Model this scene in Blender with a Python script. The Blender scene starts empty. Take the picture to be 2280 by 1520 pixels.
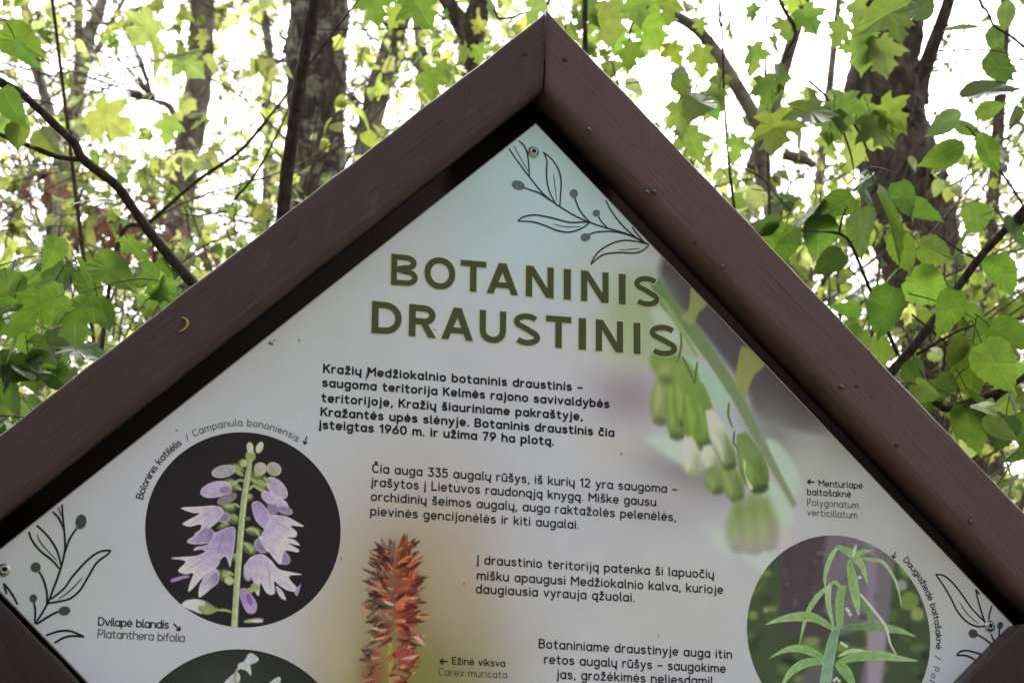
import bpy, math, random, os
import numpy as np
from mathutils import Vector, Matrix

# ------------------------------------------------------------------ camera, sky, sun, exposure
S = bpy.context.scene
COL = S.collection
F_PX, CX, CY = 5001.157, 1140.0, 760.0            # focal length in photograph pixels (2280 wide)
YAW, PITCH, ROLL = -0.269632468, 0.249889723, 0.0189515642
PANEL_Z = 2.0
CAM = np.array([-0.803626474, -2.80560103, PANEL_Z - 0.399311716])

def _axes():
    cy, sy, cp, sp, cr, sr = (f(a) for a in (YAW, PITCH, ROLL) for f in (math.cos, math.sin))
    w = np.array([-sy * cp, cy * cp, sp]); r = np.array([cy, sy, 0.0]); u = np.cross(r, w)
    return cr * r + sr * u, -sr * r + cr * u, w
R_, U_, W_ = _axes()
cam_d = bpy.data.cameras.new('camera'); cam = bpy.data.objects.new('camera', cam_d); COL.objects.link(cam)
cam.matrix_world = Matrix(((R_[0], U_[0], -W_[0], CAM[0]), (R_[1], U_[1], -W_[1], CAM[1]),
                           (R_[2], U_[2], -W_[2], CAM[2]), (0, 0, 0, 1)))
cam_d.sensor_fit = 'HORIZONTAL'; cam_d.sensor_width = 36.0; cam_d.lens = F_PX / 2280 * 36
cam_d.clip_start = 0.05; cam_d.clip_end = 2000
cam_d.dof.use_dof = True; cam_d.dof.focus_distance = 3.0; cam_d.dof.aperture_fstop = 13.0
S.camera = cam

SUN_EL, SUN_AZ = math.radians(50), math.radians(20)     # behind the trees, a little to the right of straight ahead
wd = bpy.data.worlds.new('World'); S.world = wd; wd.use_nodes = True
nt = wd.node_tree; nt.nodes.clear()
sky = nt.nodes.new('ShaderNodeTexSky'); sky.sky_type = 'NISHITA'; sky.sun_disc = False
sky.sun_elevation = SUN_EL; sky.sun_rotation = SUN_AZ; sky.air_density = 1.0; sky.dust_density = 6.0; sky.ozone_density = 1.0
hsv = nt.nodes.new('ShaderNodeHueSaturation'); hsv.inputs['Saturation'].default_value = 0.22
bg = nt.nodes.new('ShaderNodeBackground'); bg.inputs['Strength'].default_value = 0.15
wo = nt.nodes.new('ShaderNodeOutputWorld')
nt.links.new(sky.outputs[0], hsv.inputs['Color']); nt.links.new(hsv.outputs[0], bg.inputs['Color']); nt.links.new(bg.outputs[0], wo.inputs['Surface'])
sun_d = bpy.data.lights.new('sun', 'SUN'); sun_d.energy = 1.2; sun_d.angle = math.radians(12); sun_d.color = (1.0, 0.95, 0.86)
sun = bpy.data.objects.new('sun', sun_d); COL.objects.link(sun)
_sd = Vector((math.sin(SUN_AZ) * math.cos(SUN_EL), math.cos(SUN_AZ) * math.cos(SUN_EL), math.sin(SUN_EL)))
sun.rotation_euler = _sd.to_track_quat('Z', 'Y').to_euler()
S.view_settings.view_transform = 'Standard'; S.view_settings.look = 'None'
S.view_settings.exposure = 1.9; S.view_settings.gamma = 1.0
S.cycles.use_denoising = True
S.cycles.max_bounces = 8; S.cycles.diffuse_bounces = 4; S.cycles.transmission_bounces = 6; S.cycles.transparent_max_bounces = 8
S.cycles.sample_clamp_indirect = 6.0

rng = np.random.default_rng(7)
random.seed(7)

# ------------------------------------------------------------------ projection helpers
def P(px, py, D):
    """the world point seen at photograph pixel (px, py) at depth D"""
    return CAM + ((px - CX) / F_PX * R_ - (py - CY) / F_PX * U_ + W_) * D

def to_px(p):
    d = np.asarray(p, float) - CAM
    z = d @ W_
    return np.stack([CX + F_PX * (d @ R_) / z, CY - F_PX * (d @ U_) / z], -1)

def on_plane(q, y=0.0):
    q = np.asarray(q, float)
    d = (q[..., 0:1] - CX) / F_PX * R_ - (q[..., 1:2] - CY) / F_PX * U_ + W_
    return (CAM + (y - CAM[1]) / d[..., 1:2] * d)[..., [0, 2]] - [0, PANEL_Z]

def lin(c):
    c = np.asarray(c, float)
    return np.where(c <= 0.04045, c / 12.92, ((np.maximum(c, 0) + 0.055) / 1.055) ** 2.4)

# ------------------------------------------------------------------ object helpers
def tag(o, label=None, cat=None, group=None, kind=None):
    if label: o['label'] = label
    if cat: o['category'] = cat
    if group: o['group'] = group
    if kind: o['kind'] = kind
    return o

def empty(name, loc):
    o = bpy.data.objects.new(name, None); COL.objects.link(o); o.location = loc; o.empty_display_size = 0.1
    return o

def link(name, me, mat, parent=None):
    o = bpy.data.objects.new(name, me); COL.objects.link(o)
    if mat: me.materials.append(mat)
    if parent is not None:
        o.parent = parent
        top = parent
        off = Vector((0, 0, 0))
        while top is not None:
            off += top.location; top = top.parent
        o.location = -off                       # vertices are in world coordinates
    return o

def mesh_np(name, V, Fc, mat, parent=None, col=None, uv=None, smooth=False):
    """V (n,3); Fc (m,k) array of equal-size faces or a list of such arrays"""
    me = bpy.data.meshes.new(name)
    if not isinstance(Fc, (list, tuple)): Fc = [Fc]
    Fc = [np.asarray(f, np.int32) for f in Fc if len(f)]
    V = np.asarray(V, np.float32)
    me.vertices.add(len(V)); me.vertices.foreach_set('co', V.ravel())
    loops = np.concatenate([f.ravel() for f in Fc])
    tot = np.concatenate([np.full(len(f), f.shape[1], np.int32) for f in Fc])
    start = np.concatenate([[0], np.cumsum(tot)[:-1]]).astype(np.int32)
    me.loops.add(len(loops)); me.loops.foreach_set('vertex_index', loops)
    me.polygons.add(len(tot)); me.polygons.foreach_set('loop_start', start); me.polygons.foreach_set('loop_total', tot)
    if smooth: me.polygons.foreach_set('use_smooth', np.ones(len(tot), bool))
    if col is not None:
        a = me.attributes.new('Col', 'FLOAT_COLOR', 'POINT')
        c = np.ones((len(V), 4), np.float32); c[:, :3] = col
        a.data.foreach_set('color', c.ravel())
    if uv is not None:
        l = me.uv_layers.new(name='UVMap')
        l.data.foreach_set('uv', np.asarray(uv, np.float32)[loops].ravel())
    me.update(calc_edges=True); me.validate()
    return link(name, me, mat, parent)

class Acc:
    """collects tubes and blades into one mesh"""
    def __init__(s): s.V = []; s.Q = []; s.T = []; s.C = []; s.UV = []; s.n = 0
    def add(s, V, Q=None, T=None, C=None, UV=None):
        V = np.asarray(V, float)
        if Q is not None and len(Q): s.Q.append(np.asarray(Q) + s.n)
        if T is not None and len(T): s.T.append(np.asarray(T) + s.n)
        s.V.append(V)
        s.C.append(np.tile([0.5, 0.5, 0.5], (len(V), 1)) if C is None else np.broadcast_to(np.asarray(C, float), (len(V), 3)))
        s.UV.append(np.zeros((len(V), 2)) if UV is None else UV)
        s.n += len(V)
    def build(s, name, mat, parent=None, smooth=True):
        F = []
        if s.Q: F.append(np.concatenate(s.Q))
        if s.T: F.append(np.concatenate(s.T))
        return mesh_np(name, np.concatenate(s.V), F, mat, parent, np.concatenate(s.C), np.concatenate(s.UV), smooth)

def catmull(pts, n=8, closed=False):
    p = np.asarray(pts, float); m = len(p)
    if m < 3 and not closed:
        t = np.linspace(0, 1, n + 1)[:, None]; return p[0] + (p[1] - p[0]) * t
    out = []
    rngs = range(m) if closed else range(m - 1)
    for i in rngs:
        g = (lambda k: p[k % m]) if closed else (lambda k: p[min(max(k, 0), m - 1)])
        a, b, c, d = g(i - 1), g(i), g(i + 1), g(i + 2)
        t = np.linspace(0, 1, n, endpoint=False)[:, None]
        out.append(0.5 * (2 * b + (c - a) * t + (2 * a - 5 * b + 4 * c - d) * t ** 2 + (3 * b - a - 3 * c + d) * t ** 3))
    r = np.concatenate(out)
    return r if closed else np.vstack([r, p[-1]])

def tube(pts, rad, sides=6, rough=0.0, cap=True, rg=None):
    p = np.asarray(pts, float); n = len(p); rad = np.broadcast_to(np.asarray(rad, float), (n,))
    t = np.gradient(p, axis=0); t /= np.linalg.norm(t, axis=1)[:, None] + 1e-12
    a = np.array([0.31, -0.95, 0.05]) if abs(t[0] @ np.array([0.31, -0.95, 0.05])) < 0.9 else np.array([1.0, 0, 0])
    N = np.cross(t, a); N /= np.linalg.norm(N, axis=1)[:, None] + 1e-12
    B = np.cross(t, N)
    th = np.arange(sides) / sides * 2 * math.pi
    rr = rad[:, None] * np.ones(sides)[None]
    if rough and rg is not None:
        nz = np.zeros((n, sides))
        for _ in range(7):
            k1, k2 = rg.integers(1, 6), rg.uniform(0.05, 0.9)
            nz += np.sin(th[None] * k1 + np.arange(n)[:, None] * k2 + rg.uniform(0, 6.28)) / (1 + 0.5 * k1)
        nz += rg.normal(0, 0.5, (n, sides))
        rr = rr * (1 + rough * nz)
    V = p[:, None] + rr[..., None] * (np.cos(th)[None, :, None] * N[:, None] + np.sin(th)[None, :, None] * B[:, None])
    V = V.reshape(-1, 3)
    i = np.arange(n - 1)[:, None] * sides; j = np.arange(sides)[None]
    Q = np.stack([i + j, i + (j + 1) % sides, i + sides + (j + 1) % sides, i + sides + j], -1).reshape(-1, 4)
    T = None
    if cap:
        V = np.vstack([V, p[:1], p[-1:]]); a0 = n * sides; jj = np.arange(sides)
        T = np.concatenate([np.stack([np.full(sides, a0), (jj + 1) % sides, jj], -1),
                            np.stack([np.full(sides, a0 + 1), (n - 1) * sides + jj, (n - 1) * sides + (jj + 1) % sides], -1)])
    return V, Q, T

# ------------------------------------------------------------------ node material helpers
def new_mat(name):
    m = bpy.data.materials.new(name); m.use_nodes = True
    t = m.node_tree; t.nodes.clear()
    out = t.nodes.new('ShaderNodeOutputMaterial')
    return m, t, out
def nd(t, typ, **kw):
    n = t.nodes.new(typ)
    for k, v in kw.items():
        if k in n.inputs: n.inputs[k].default_value = v
        else: setattr(n, k, v)
    return n
def ramp(t, fac, stops):
    r = t.nodes.new('ShaderNodeValToRGB'); e = r.color_ramp.elements
    while len(e) < len(stops): e.new(0.5)
    for k, (p, c) in enumerate(stops): e[k].position = p; e[k].color = (*c, 1)
    t.links.new(fac, r.inputs[0]); return r.outputs[0]
def mix(t, fac, a, b, blend='MIX'):
    m = t.nodes.new('ShaderNodeMix'); m.data_type = 'RGBA'; m.blend_type = blend
    for s, v in ((0, fac), (6, a), (7, b)):
        if hasattr(v, 'links'): t.links.new(v, m.inputs[s])
        else: m.inputs[s].default_value = v if s == 0 else (*v, 1)
    return m.outputs[2]
def mathn(t, op, a, b=None, c=None):
    m = t.nodes.new('ShaderNodeMath'); m.operation = op
    for s, v in enumerate((a, b, c)):
        if v is None: continue
        if hasattr(v, 'links'): t.links.new(v, m.inputs[s])
        else: m.inputs[s].default_value = v
    return m.outputs[0]

def mat_flat(name, rgb, rough=0.5, metal=0.0, attr=False, spec=0.5, bump=0.0):
    m, t, out = new_mat(name)
    b = nd(t, 'ShaderNodeBsdfPrincipled', Roughness=rough, Metallic=metal)
    b.inputs['Specular IOR Level'].default_value = spec
    b.inputs['Base Color'].default_value = (*rgb, 1)
    tc = nd(t, 'ShaderNodeTexCoord'); nz = nd(t, 'ShaderNodeTexNoise', Scale=60.0, Detail=4.0); t.links.new(tc.outputs['Object'], nz.inputs['Vector'])
    base = None
    if attr:
        a = nd(t, 'ShaderNodeAttribute', attribute_name='Col'); base = a.outputs['Color']
    else:
        base = mix(t, nz.outputs[0], tuple(x * 0.9 for x in rgb), tuple(min(1, x * 1.1) for x in rgb))
    t.links.new(base, b.inputs['Base Color'])
    if bump:
        bp = nd(t, 'ShaderNodeBump', Strength=bump, Distance=0.001); t.links.new(nz.outputs[0], bp.inputs['Height']); t.links.new(bp.outputs[0], b.inputs['Normal'])
    t.links.new(b.outputs[0], out.inputs[0])
    return m

def mat_wood(name, k):
    """dark brown stained timber: brushed stain over raised grain, in the beam's own UV (metres along, metres across)"""
    m, t, out = new_mat(name)
    uv = nd(t, 'ShaderNodeUVMap'); uv.uv_map = 'UVMap'
    mp = nd(t, 'ShaderNodeMapping'); mp.inputs['Scale'].default_value = (9, 420, 1); t.links.new(uv.outputs[0], mp.inputs[0])
    g = nd(t, 'ShaderNodeTexNoise', Scale=1.0, Detail=5.0, Roughness=0.65, Distortion=0.6); t.links.new(mp.outputs[0], g.inputs['Vector'])
    mp2 = nd(t, 'ShaderNodeMapping'); mp2.inputs['Scale'].default_value = (26, 300, 1); t.links.new(uv.outputs[0], mp2.inputs[0])
    dn = nd(t, 'ShaderNodeTexNoise', Scale=1.0, Detail=2.0); t.links.new(mp2.outputs[0], dn.inputs['Vector'])
    mp3 = nd(t, 'ShaderNodeMapping'); mp3.inputs['Scale'].default_value = (700, 12, 1); t.links.new(uv.outputs[0], mp3.inputs[0])
    br = nd(t, 'ShaderNodeTexNoise', Scale=1.0, Detail=2.0); t.links.new(mp3.outputs[0], br.inputs['Vector'])
    big = nd(t, 'ShaderNodeTexNoise', Scale=7.0, Detail=4.0); t.links.new(uv.outputs[0], big.inputs['Vector'])
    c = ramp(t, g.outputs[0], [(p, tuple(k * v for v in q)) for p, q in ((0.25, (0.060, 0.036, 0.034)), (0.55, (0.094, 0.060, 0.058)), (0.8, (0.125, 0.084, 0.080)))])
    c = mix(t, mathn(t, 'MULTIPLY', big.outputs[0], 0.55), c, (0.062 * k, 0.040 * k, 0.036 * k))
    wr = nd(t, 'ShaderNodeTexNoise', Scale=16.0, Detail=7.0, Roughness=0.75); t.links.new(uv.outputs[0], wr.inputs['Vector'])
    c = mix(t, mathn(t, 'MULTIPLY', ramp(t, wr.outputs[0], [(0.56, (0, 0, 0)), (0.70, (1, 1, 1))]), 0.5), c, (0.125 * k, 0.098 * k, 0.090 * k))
    mp4 = nd(t, 'ShaderNodeMapping'); mp4.inputs['Scale'].default_value = (2.2, 95, 1); t.links.new(uv.outputs[0], mp4.inputs[0])
    ck = nd(t, 'ShaderNodeTexNoise', Scale=1.0, Detail=3.0, Distortion=0.4); t.links.new(mp4.outputs[0], ck.inputs['Vector'])
    ckf = ramp(t, ck.outputs[0], [(0.70, (0, 0, 0)), (0.735, (1, 1, 1))]); c = mix(t, mathn(t, 'MULTIPLY', ckf, 0.6), c, (0.018, 0.012, 0.011))
    pits = ramp(t, dn.outputs[0], [(0.67, (0, 0, 0)), (0.73, (1, 1, 1))])
    b = nd(t, 'ShaderNodeBsdfPrincipled', Roughness=0.4); b.inputs['Specular IOR Level'].default_value = 0.16
    t.links.new(c, b.inputs['Base Color'])
    rr = ramp(t, big.outputs[0], [(0.3, (0.30, 0.30, 0.30)), (0.7, (0.5, 0.5, 0.5))]); t.links.new(mix(t, pits, rr, (0.16, 0.16, 0.16)), b.inputs['Roughness'])
    h = mathn(t, 'ADD', mathn(t, 'MULTIPLY', g.outputs[0], 0.7), mathn(t, 'MULTIPLY', br.outputs[0], 0.22))
    h = mathn(t, 'ADD', h, mathn(t, 'MULTIPLY', pits, 1.6))
    bp = nd(t, 'ShaderNodeBump', Strength=0.8, Distance=0.0016); t.links.new(h, bp.inputs['Height']); t.links.new(bp.outputs[0], b.inputs['Normal'])
    t.links.new(b.outputs[0], out.inputs[0])
    return m

def mat_print():
    """matt laminated print: printed colours, faint orange peel and dust"""
    m, t, out = new_mat('printed_panel_face')
    a = nd(t, 'ShaderNodeAttribute', attribute_name='Col')
    tc = nd(t, 'ShaderNodeTexCoord')
    n1 = nd(t, 'ShaderNodeTexNoise', Scale=9.0, Detail=6.0, Roughness=0.7); t.links.new(tc.outputs['Object'], n1.inputs['Vector'])
    n2 = nd(t, 'ShaderNodeTexNoise', Scale=240.0, Detail=2.0); t.links.new(tc.outputs['Object'], n2.inputs['Vector'])
    vor = nd(t, 'ShaderNodeTexVoronoi', Scale=16.0); t.links.new(tc.outputs['Object'], vor.inputs['Vector'])
    d = ramp(t, n1.outputs[0], [(0.3, (0.93, 0.93, 0.925)), (0.6, (1, 1, 1))])
    speck = ramp(t, vor.outputs['Distance'], [(0.012, (0.45, 0.43, 0.40)), (0.03, (1, 1, 1))])
    c = mix(t, 1.0, mix(t, 1.0, a.outputs['Color'], d, 'MULTIPLY'), speck, 'MULTIPLY')
    b = nd(t, 'ShaderNodeBsdfPrincipled', Roughness=0.5); b.inputs['Specular IOR Level'].default_value = 0.1
    t.links.new(c, b.inputs['Base Color'])
    bp = nd(t, 'ShaderNodeBump', Strength=0.06, Distance=0.0005); t.links.new(n2.outputs[0], bp.inputs['Height']); t.links.new(bp.outputs[0], b.inputs['Normal'])
    t.links.new(b.outputs[0], out.inputs[0])
    return m

def mat_bark(name, dark, light, lichen, lich_amt=0.5, scale=1.0, bump=1.0):
    m, t, out = new_mat(name)
    tc = nd(t, 'ShaderNodeTexCoord')
    mp = nd(t, 'ShaderNodeMapping'); mp.inputs['Scale'].default_value = (22 * scale, 22 * scale, 5 * scale); t.links.new(tc.outputs['Object'], mp.inputs[0])
    v = nd(t, 'ShaderNodeTexVoronoi', Scale=1.0); v.feature = 'DISTANCE_TO_EDGE'
    nz = nd(t, 'ShaderNodeTexNoise', Scale=1.4, Detail=6.0, Roughness=0.7, Distortion=0.8); t.links.new(mp.outputs[0], nz.inputs['Vector'])
    wp = mix(t, 0.35, mp.outputs[0], nz.outputs['Color']); t.links.new(wp, v.inputs['Vector'])
    cr = ramp(t, v.outputs[0], [(0.0, (0.1, 0.1, 0.1)), (0.22, (1, 1, 1))])
    c = mix(t, nz.outputs[0], dark, light)
    c = mix(t, 1.0, c, mix(t, 0.55, (1, 1, 1), cr), 'MULTIPLY')
    ln = nd(t, 'ShaderNodeTexNoise', Scale=6.5 * scale, Detail=7.0, Roughness=0.75); t.links.new(tc.outputs['Object'], ln.inputs['Vector'])
    lf = ramp(t, ln.outputs[0], [(0.49, (0, 0, 0)), (0.57, (1, 1, 1))])
    c = mix(t, mathn(t, 'MULTIPLY', lf, lich_amt), c, lichen)
    b = nd(t, 'ShaderNodeBsdfPrincipled', Roughness=0.9); b.inputs['Specular IOR Level'].default_value = 0.15
    t.links.new(c, b.inputs['Base Color'])
    h = mathn(t, 'ADD', mathn(t, 'MULTIPLY', cr, 0.6), nz.outputs[0])
    bp = nd(t, 'ShaderNodeBump', Strength=0.9 * bump, Distance=0.03 / scale); t.links.new(h, bp.inputs['Height']); t.links.new(bp.outputs[0], b.inputs['Normal'])
    t.links.new(b.outputs[0], out.inputs[0])
    return m

def mat_leaf(name, veins='none', trans=0.56, gloss=0.32, rough=0.42):
    """thin leaf: reflects a little, lets yellow-green light through; Col holds each leaf's own green"""
    m, t, out = new_mat(name)
    a = nd(t, 'ShaderNodeAttribute', attribute_name='Col')
    tc = nd(t, 'ShaderNodeTexCoord')
    nz = nd(t, 'ShaderNodeTexNoise', Scale=38.0, Detail=4.0); t.links.new(tc.outputs['Object'], nz.inputs['Vector'])
    c = mix(t, 1.0, a.outputs['Color'], ramp(t, nz.outputs[0], [(0.3, (0.78, 0.80, 0.75)), (0.7, (1.15, 1.12, 1.1))]), 'MULTIPLY')
    hb = None
    if veins != 'none':
        uv = nd(t, 'ShaderNodeUVMap'); uv.uv_map = 'UVMap'
        sx = nd(t, 'ShaderNodeSeparateXYZ'); t.links.new(uv.outputs[0], sx.inputs[0])
        au = mathn(t, 'ABSOLUTE', sx.outputs[0]); v = sx.outputs[1]
        mid = mathn(t, 'LESS_THAN', au, 0.012)
        if veins == 'pinnate':
            s = mathn(t, 'FRACT', mathn(t, 'MULTIPLY', mathn(t, 'ADD', mathn(t, 'SUBTRACT', v, mathn(t, 'MULTIPLY', au, 0.75)), mathn(t, 'MULTIPLY', nz.outputs[0], 0.12)), 7.0))
            side = mathn(t, 'LESS_THAN', mathn(t, 'ABSOLUTE', mathn(t, 'SUBTRACT', s, 0.5)), 0.04)
        else:
            ang = mathn(t, 'ARCTAN2', au, mathn(t, 'ADD', v, 0.001))
            r = mathn(t, 'SQRT', mathn(t, 'ADD', mathn(t, 'MULTIPLY', au, au), mathn(t, 'MULTIPLY', v, v)))
            d1 = mathn(t, 'MULTIPLY', mathn(t, 'ABSOLUTE', mathn(t, 'SUBTRACT', ang, 0.96)), r)
            d2 = mathn(t, 'MULTIPLY', mathn(t, 'ABSOLUTE', mathn(t, 'SUBTRACT', ang, 1.66)), r)
            side = mathn(t, 'LESS_THAN', mathn(t, 'MINIMUM', d1, d2), 0.010)
        vn = mathn(t, 'MAXIMUM', mid, side)
        c = mix(t, mathn(t, 'MULTIPLY', vn, mathn(t, 'MULTIPLY', nz.outputs[0], 0.40)), c, mix(t, 0.6, c, (0.25, 0.33, 0.10)))
        hb = mathn(t, 'ADD', mathn(t, 'MULTIPLY', vn, -0.6), mathn(t, 'MULTIPLY', nz.outputs[0], 0.5))
    b = nd(t, 'ShaderNodeBsdfPrincipled', Roughness=rough); b.inputs['Specular IOR Level'].default_value = gloss
    t.links.new(mix(t, 1.0, c, (0.55, 0.60, 0.55), 'MULTIPLY'), b.inputs['Base Color'])
    tr = nd(t, 'ShaderNodeBsdfTranslucent'); t.links.new(mix(t, 1.0, c, (1.60, 1.50, 1.25) if veins == 'none' else (1.15, 1.12, 0.78), 'MULTIPLY'), tr.inputs['Color'])
    if hb is not None:
        bp = nd(t, 'ShaderNodeBump', Strength=0.35, Distance=0.002); t.links.new(hb, bp.inputs['Height'])
        t.links.new(bp.outputs[0], b.inputs['Normal'])
    ms = nd(t, 'ShaderNodeMixShader', Fac=trans); t.links.new(b.outputs[0], ms.inputs[1]); t.links.new(tr.outputs[0], ms.inputs[2])
    t.links.new(ms.outputs[0], out.inputs[0])
    return m

M = {}
WOODS = [mat_wood(n, k) for n, k in (('brown_stained_timber', 0.84), ('brown_stained_timber_lit', 1.35), ('brown_stained_timber_shaded', 0.40), ('brown_stained_timber_shaded_right', 0.55))]  # one timber
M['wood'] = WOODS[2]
M['print'] = mat_print()
M['ink'] = mat_flat('printing_ink', (0.02, 0.02, 0.02), 0.5, attr=True, spec=0.08)
M['steel'] = mat_flat('screw_steel', (0.5, 0.5, 0.49), 0.32, 1.0, bump=0.1)
M['hole'] = mat_flat('dark_recess', (0.012, 0.010, 0.010), 0.8)
M['edge'] = mat_flat('panel_core', (0.42, 0.40, 0.36), 0.6)
M['board'] = mat_flat('dark_backing_board', (0.020, 0.014, 0.013), 0.9, spec=0.03, bump=0.3)
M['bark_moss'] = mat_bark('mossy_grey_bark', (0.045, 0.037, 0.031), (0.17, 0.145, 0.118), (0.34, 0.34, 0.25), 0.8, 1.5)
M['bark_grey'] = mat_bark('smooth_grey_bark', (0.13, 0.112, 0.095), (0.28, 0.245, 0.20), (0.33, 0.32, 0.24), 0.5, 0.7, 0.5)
M['bark_pale'] = mat_bark('glare_paled_bark', (0.24, 0.21, 0.175), (0.44, 0.40, 0.33), (0.46, 0.46, 0.32), 0.5, 0.7, 0.5)  # paleness put into the bark for sky glare over distant trunks
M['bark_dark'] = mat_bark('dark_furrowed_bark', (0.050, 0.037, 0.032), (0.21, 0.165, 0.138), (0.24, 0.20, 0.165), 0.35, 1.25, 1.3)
M['twig'] = mat_bark('dark_twig_bark', (0.022, 0.016, 0.014), (0.060, 0.045, 0.036), (0.09, 0.085, 0.055), 0.35, 6.0, 0.4)
M['twig_far'] = mat_bark('brown_twig_bark', (0.06, 0.045, 0.035), (0.14, 0.11, 0.085), (0.16, 0.15, 0.10), 0.3, 5.0, 0.4)
M['leaf_maple'] = mat_leaf('maple_leaf', 'palmate')
M['leaf_ovate'] = mat_leaf('ovate_leaf', 'pinnate')
M['leaf_far'] = mat_leaf('far_leaf', 'none', 0.66)
M['leaf_shade'] = mat_leaf('shaded_leaf', 'none', 0.35, 0.2)
M['leaf_dry'] = mat_leaf('dry_brown_leaf', 'none', 0.35, 0.2)
M['water'] = new_mat('water')[0]
_t = M['water'].node_tree; _g = nd(_t, 'ShaderNodeBsdfPrincipled', Roughness=0.04, IOR=1.33); _g.inputs['Base Color'].default_value = (0.035, 0.022, 0.020, 1); _g.inputs['Coat Weight'].default_value = 1.0; _g.inputs['Coat Roughness'].default_value = 0.02
_t.links.new(_g.outputs[0], [n for n in _t.nodes if n.type == 'OUTPUT_MATERIAL'][0].inputs[0])
M['bud'] = mat_flat('yellow_bud_scale', (0.42, 0.24, 0.05), 0.55, bump=0.3)

# ------------------------------------------------------------------ the ground: a wooded slope rising behind the sign
def ground_z(x, y):
    t = np.clip((np.asarray(y, float) - 1.0) / 31.0, 0, 1); s = t * t * (3 - 2 * t)
    x = np.asarray(x, float)
    return 8.7 * s + 0.10 * np.sin(x * 0.7 + 1.3) * np.cos(np.asarray(y) * 0.55) + 0.04 * np.sin(x * 2.1) * np.sin(np.asarray(y) * 1.9 + 0.5) - 0.04

def build_ground():
    k = np.linspace(-1, 1, 161); gx = np.sign(k) * (np.abs(k) ** 2.4) * 160
    k2 = np.linspace(-1, 1, 201); gy = np.sign(k2) * (np.abs(k2) ** 2.4) * 160 + 8
    X, Y = np.meshgrid(gx, gy, indexing='ij')
    V = np.stack([X, Y, ground_z(X, Y)], -1).reshape(-1, 3)
    i, j = np.meshgrid(np.arange(160), np.arange(200), indexing='ij'); a = (i * 201 + j).ravel()
    Q = np.stack([a, a + 201, a + 202, a + 1], -1)
    m, t, out = new_mat('leaf_litter_ground')
    tc = nd(t, 'ShaderNodeTexCoord')
    v = nd(t, 'ShaderNodeTexVoronoi', Scale=14.0); t.links.new(tc.outputs['Object'], v.inputs['Vector'])
    n = nd(t, 'ShaderNodeTexNoise', Scale=0.8, Detail=8.0, Roughness=0.7); t.links.new(tc.outputs['Object'], n.inputs['Vector'])
    c = ramp(t, v.outputs['Color'], [(0.0, (0.04, 0.026, 0.016)), (0.5, (0.11, 0.078, 0.046)), (1.0, (0.20, 0.15, 0.095))])
    c = mix(t, ramp(t, n.outputs[0], [(0.5, (0, 0, 0)), (0.6, (1, 1, 1))]), c, (0.06, 0.085, 0.025))
    b = nd(t, 'ShaderNodeBsdfPrincipled', Roughness=0.9); t.links.new(c, b.inputs['Base Color'])
    bp = nd(t, 'ShaderNodeBump', Strength=0.8, Distance=0.04); t.links.new(v.outputs['Distance'], bp.inputs['Height']); t.links.new(bp.outputs[0], b.inputs['Normal'])
    t.links.new(b.outputs[0], out.inputs[0])
    tag(mesh_np('forest_ground', V, Q, m, smooth=True), 'brown leaf covered slope rising behind the sign', 'ground', kind='structure')
build_ground()

# ------------------------------------------------------------------ the information board
HW, HH = 0.7, 0.65387                                   # half diagonals of the panel
NL = math.hypot(HW, HH)
OFF = HW * HH / NL
sign = empty('information_board', (0, 0, ground_z(0, 0)))
tag(sign, 'diamond shaped brown timber framed information board headed BOTANINIS DRAUSTINIS', 'sign')

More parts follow.
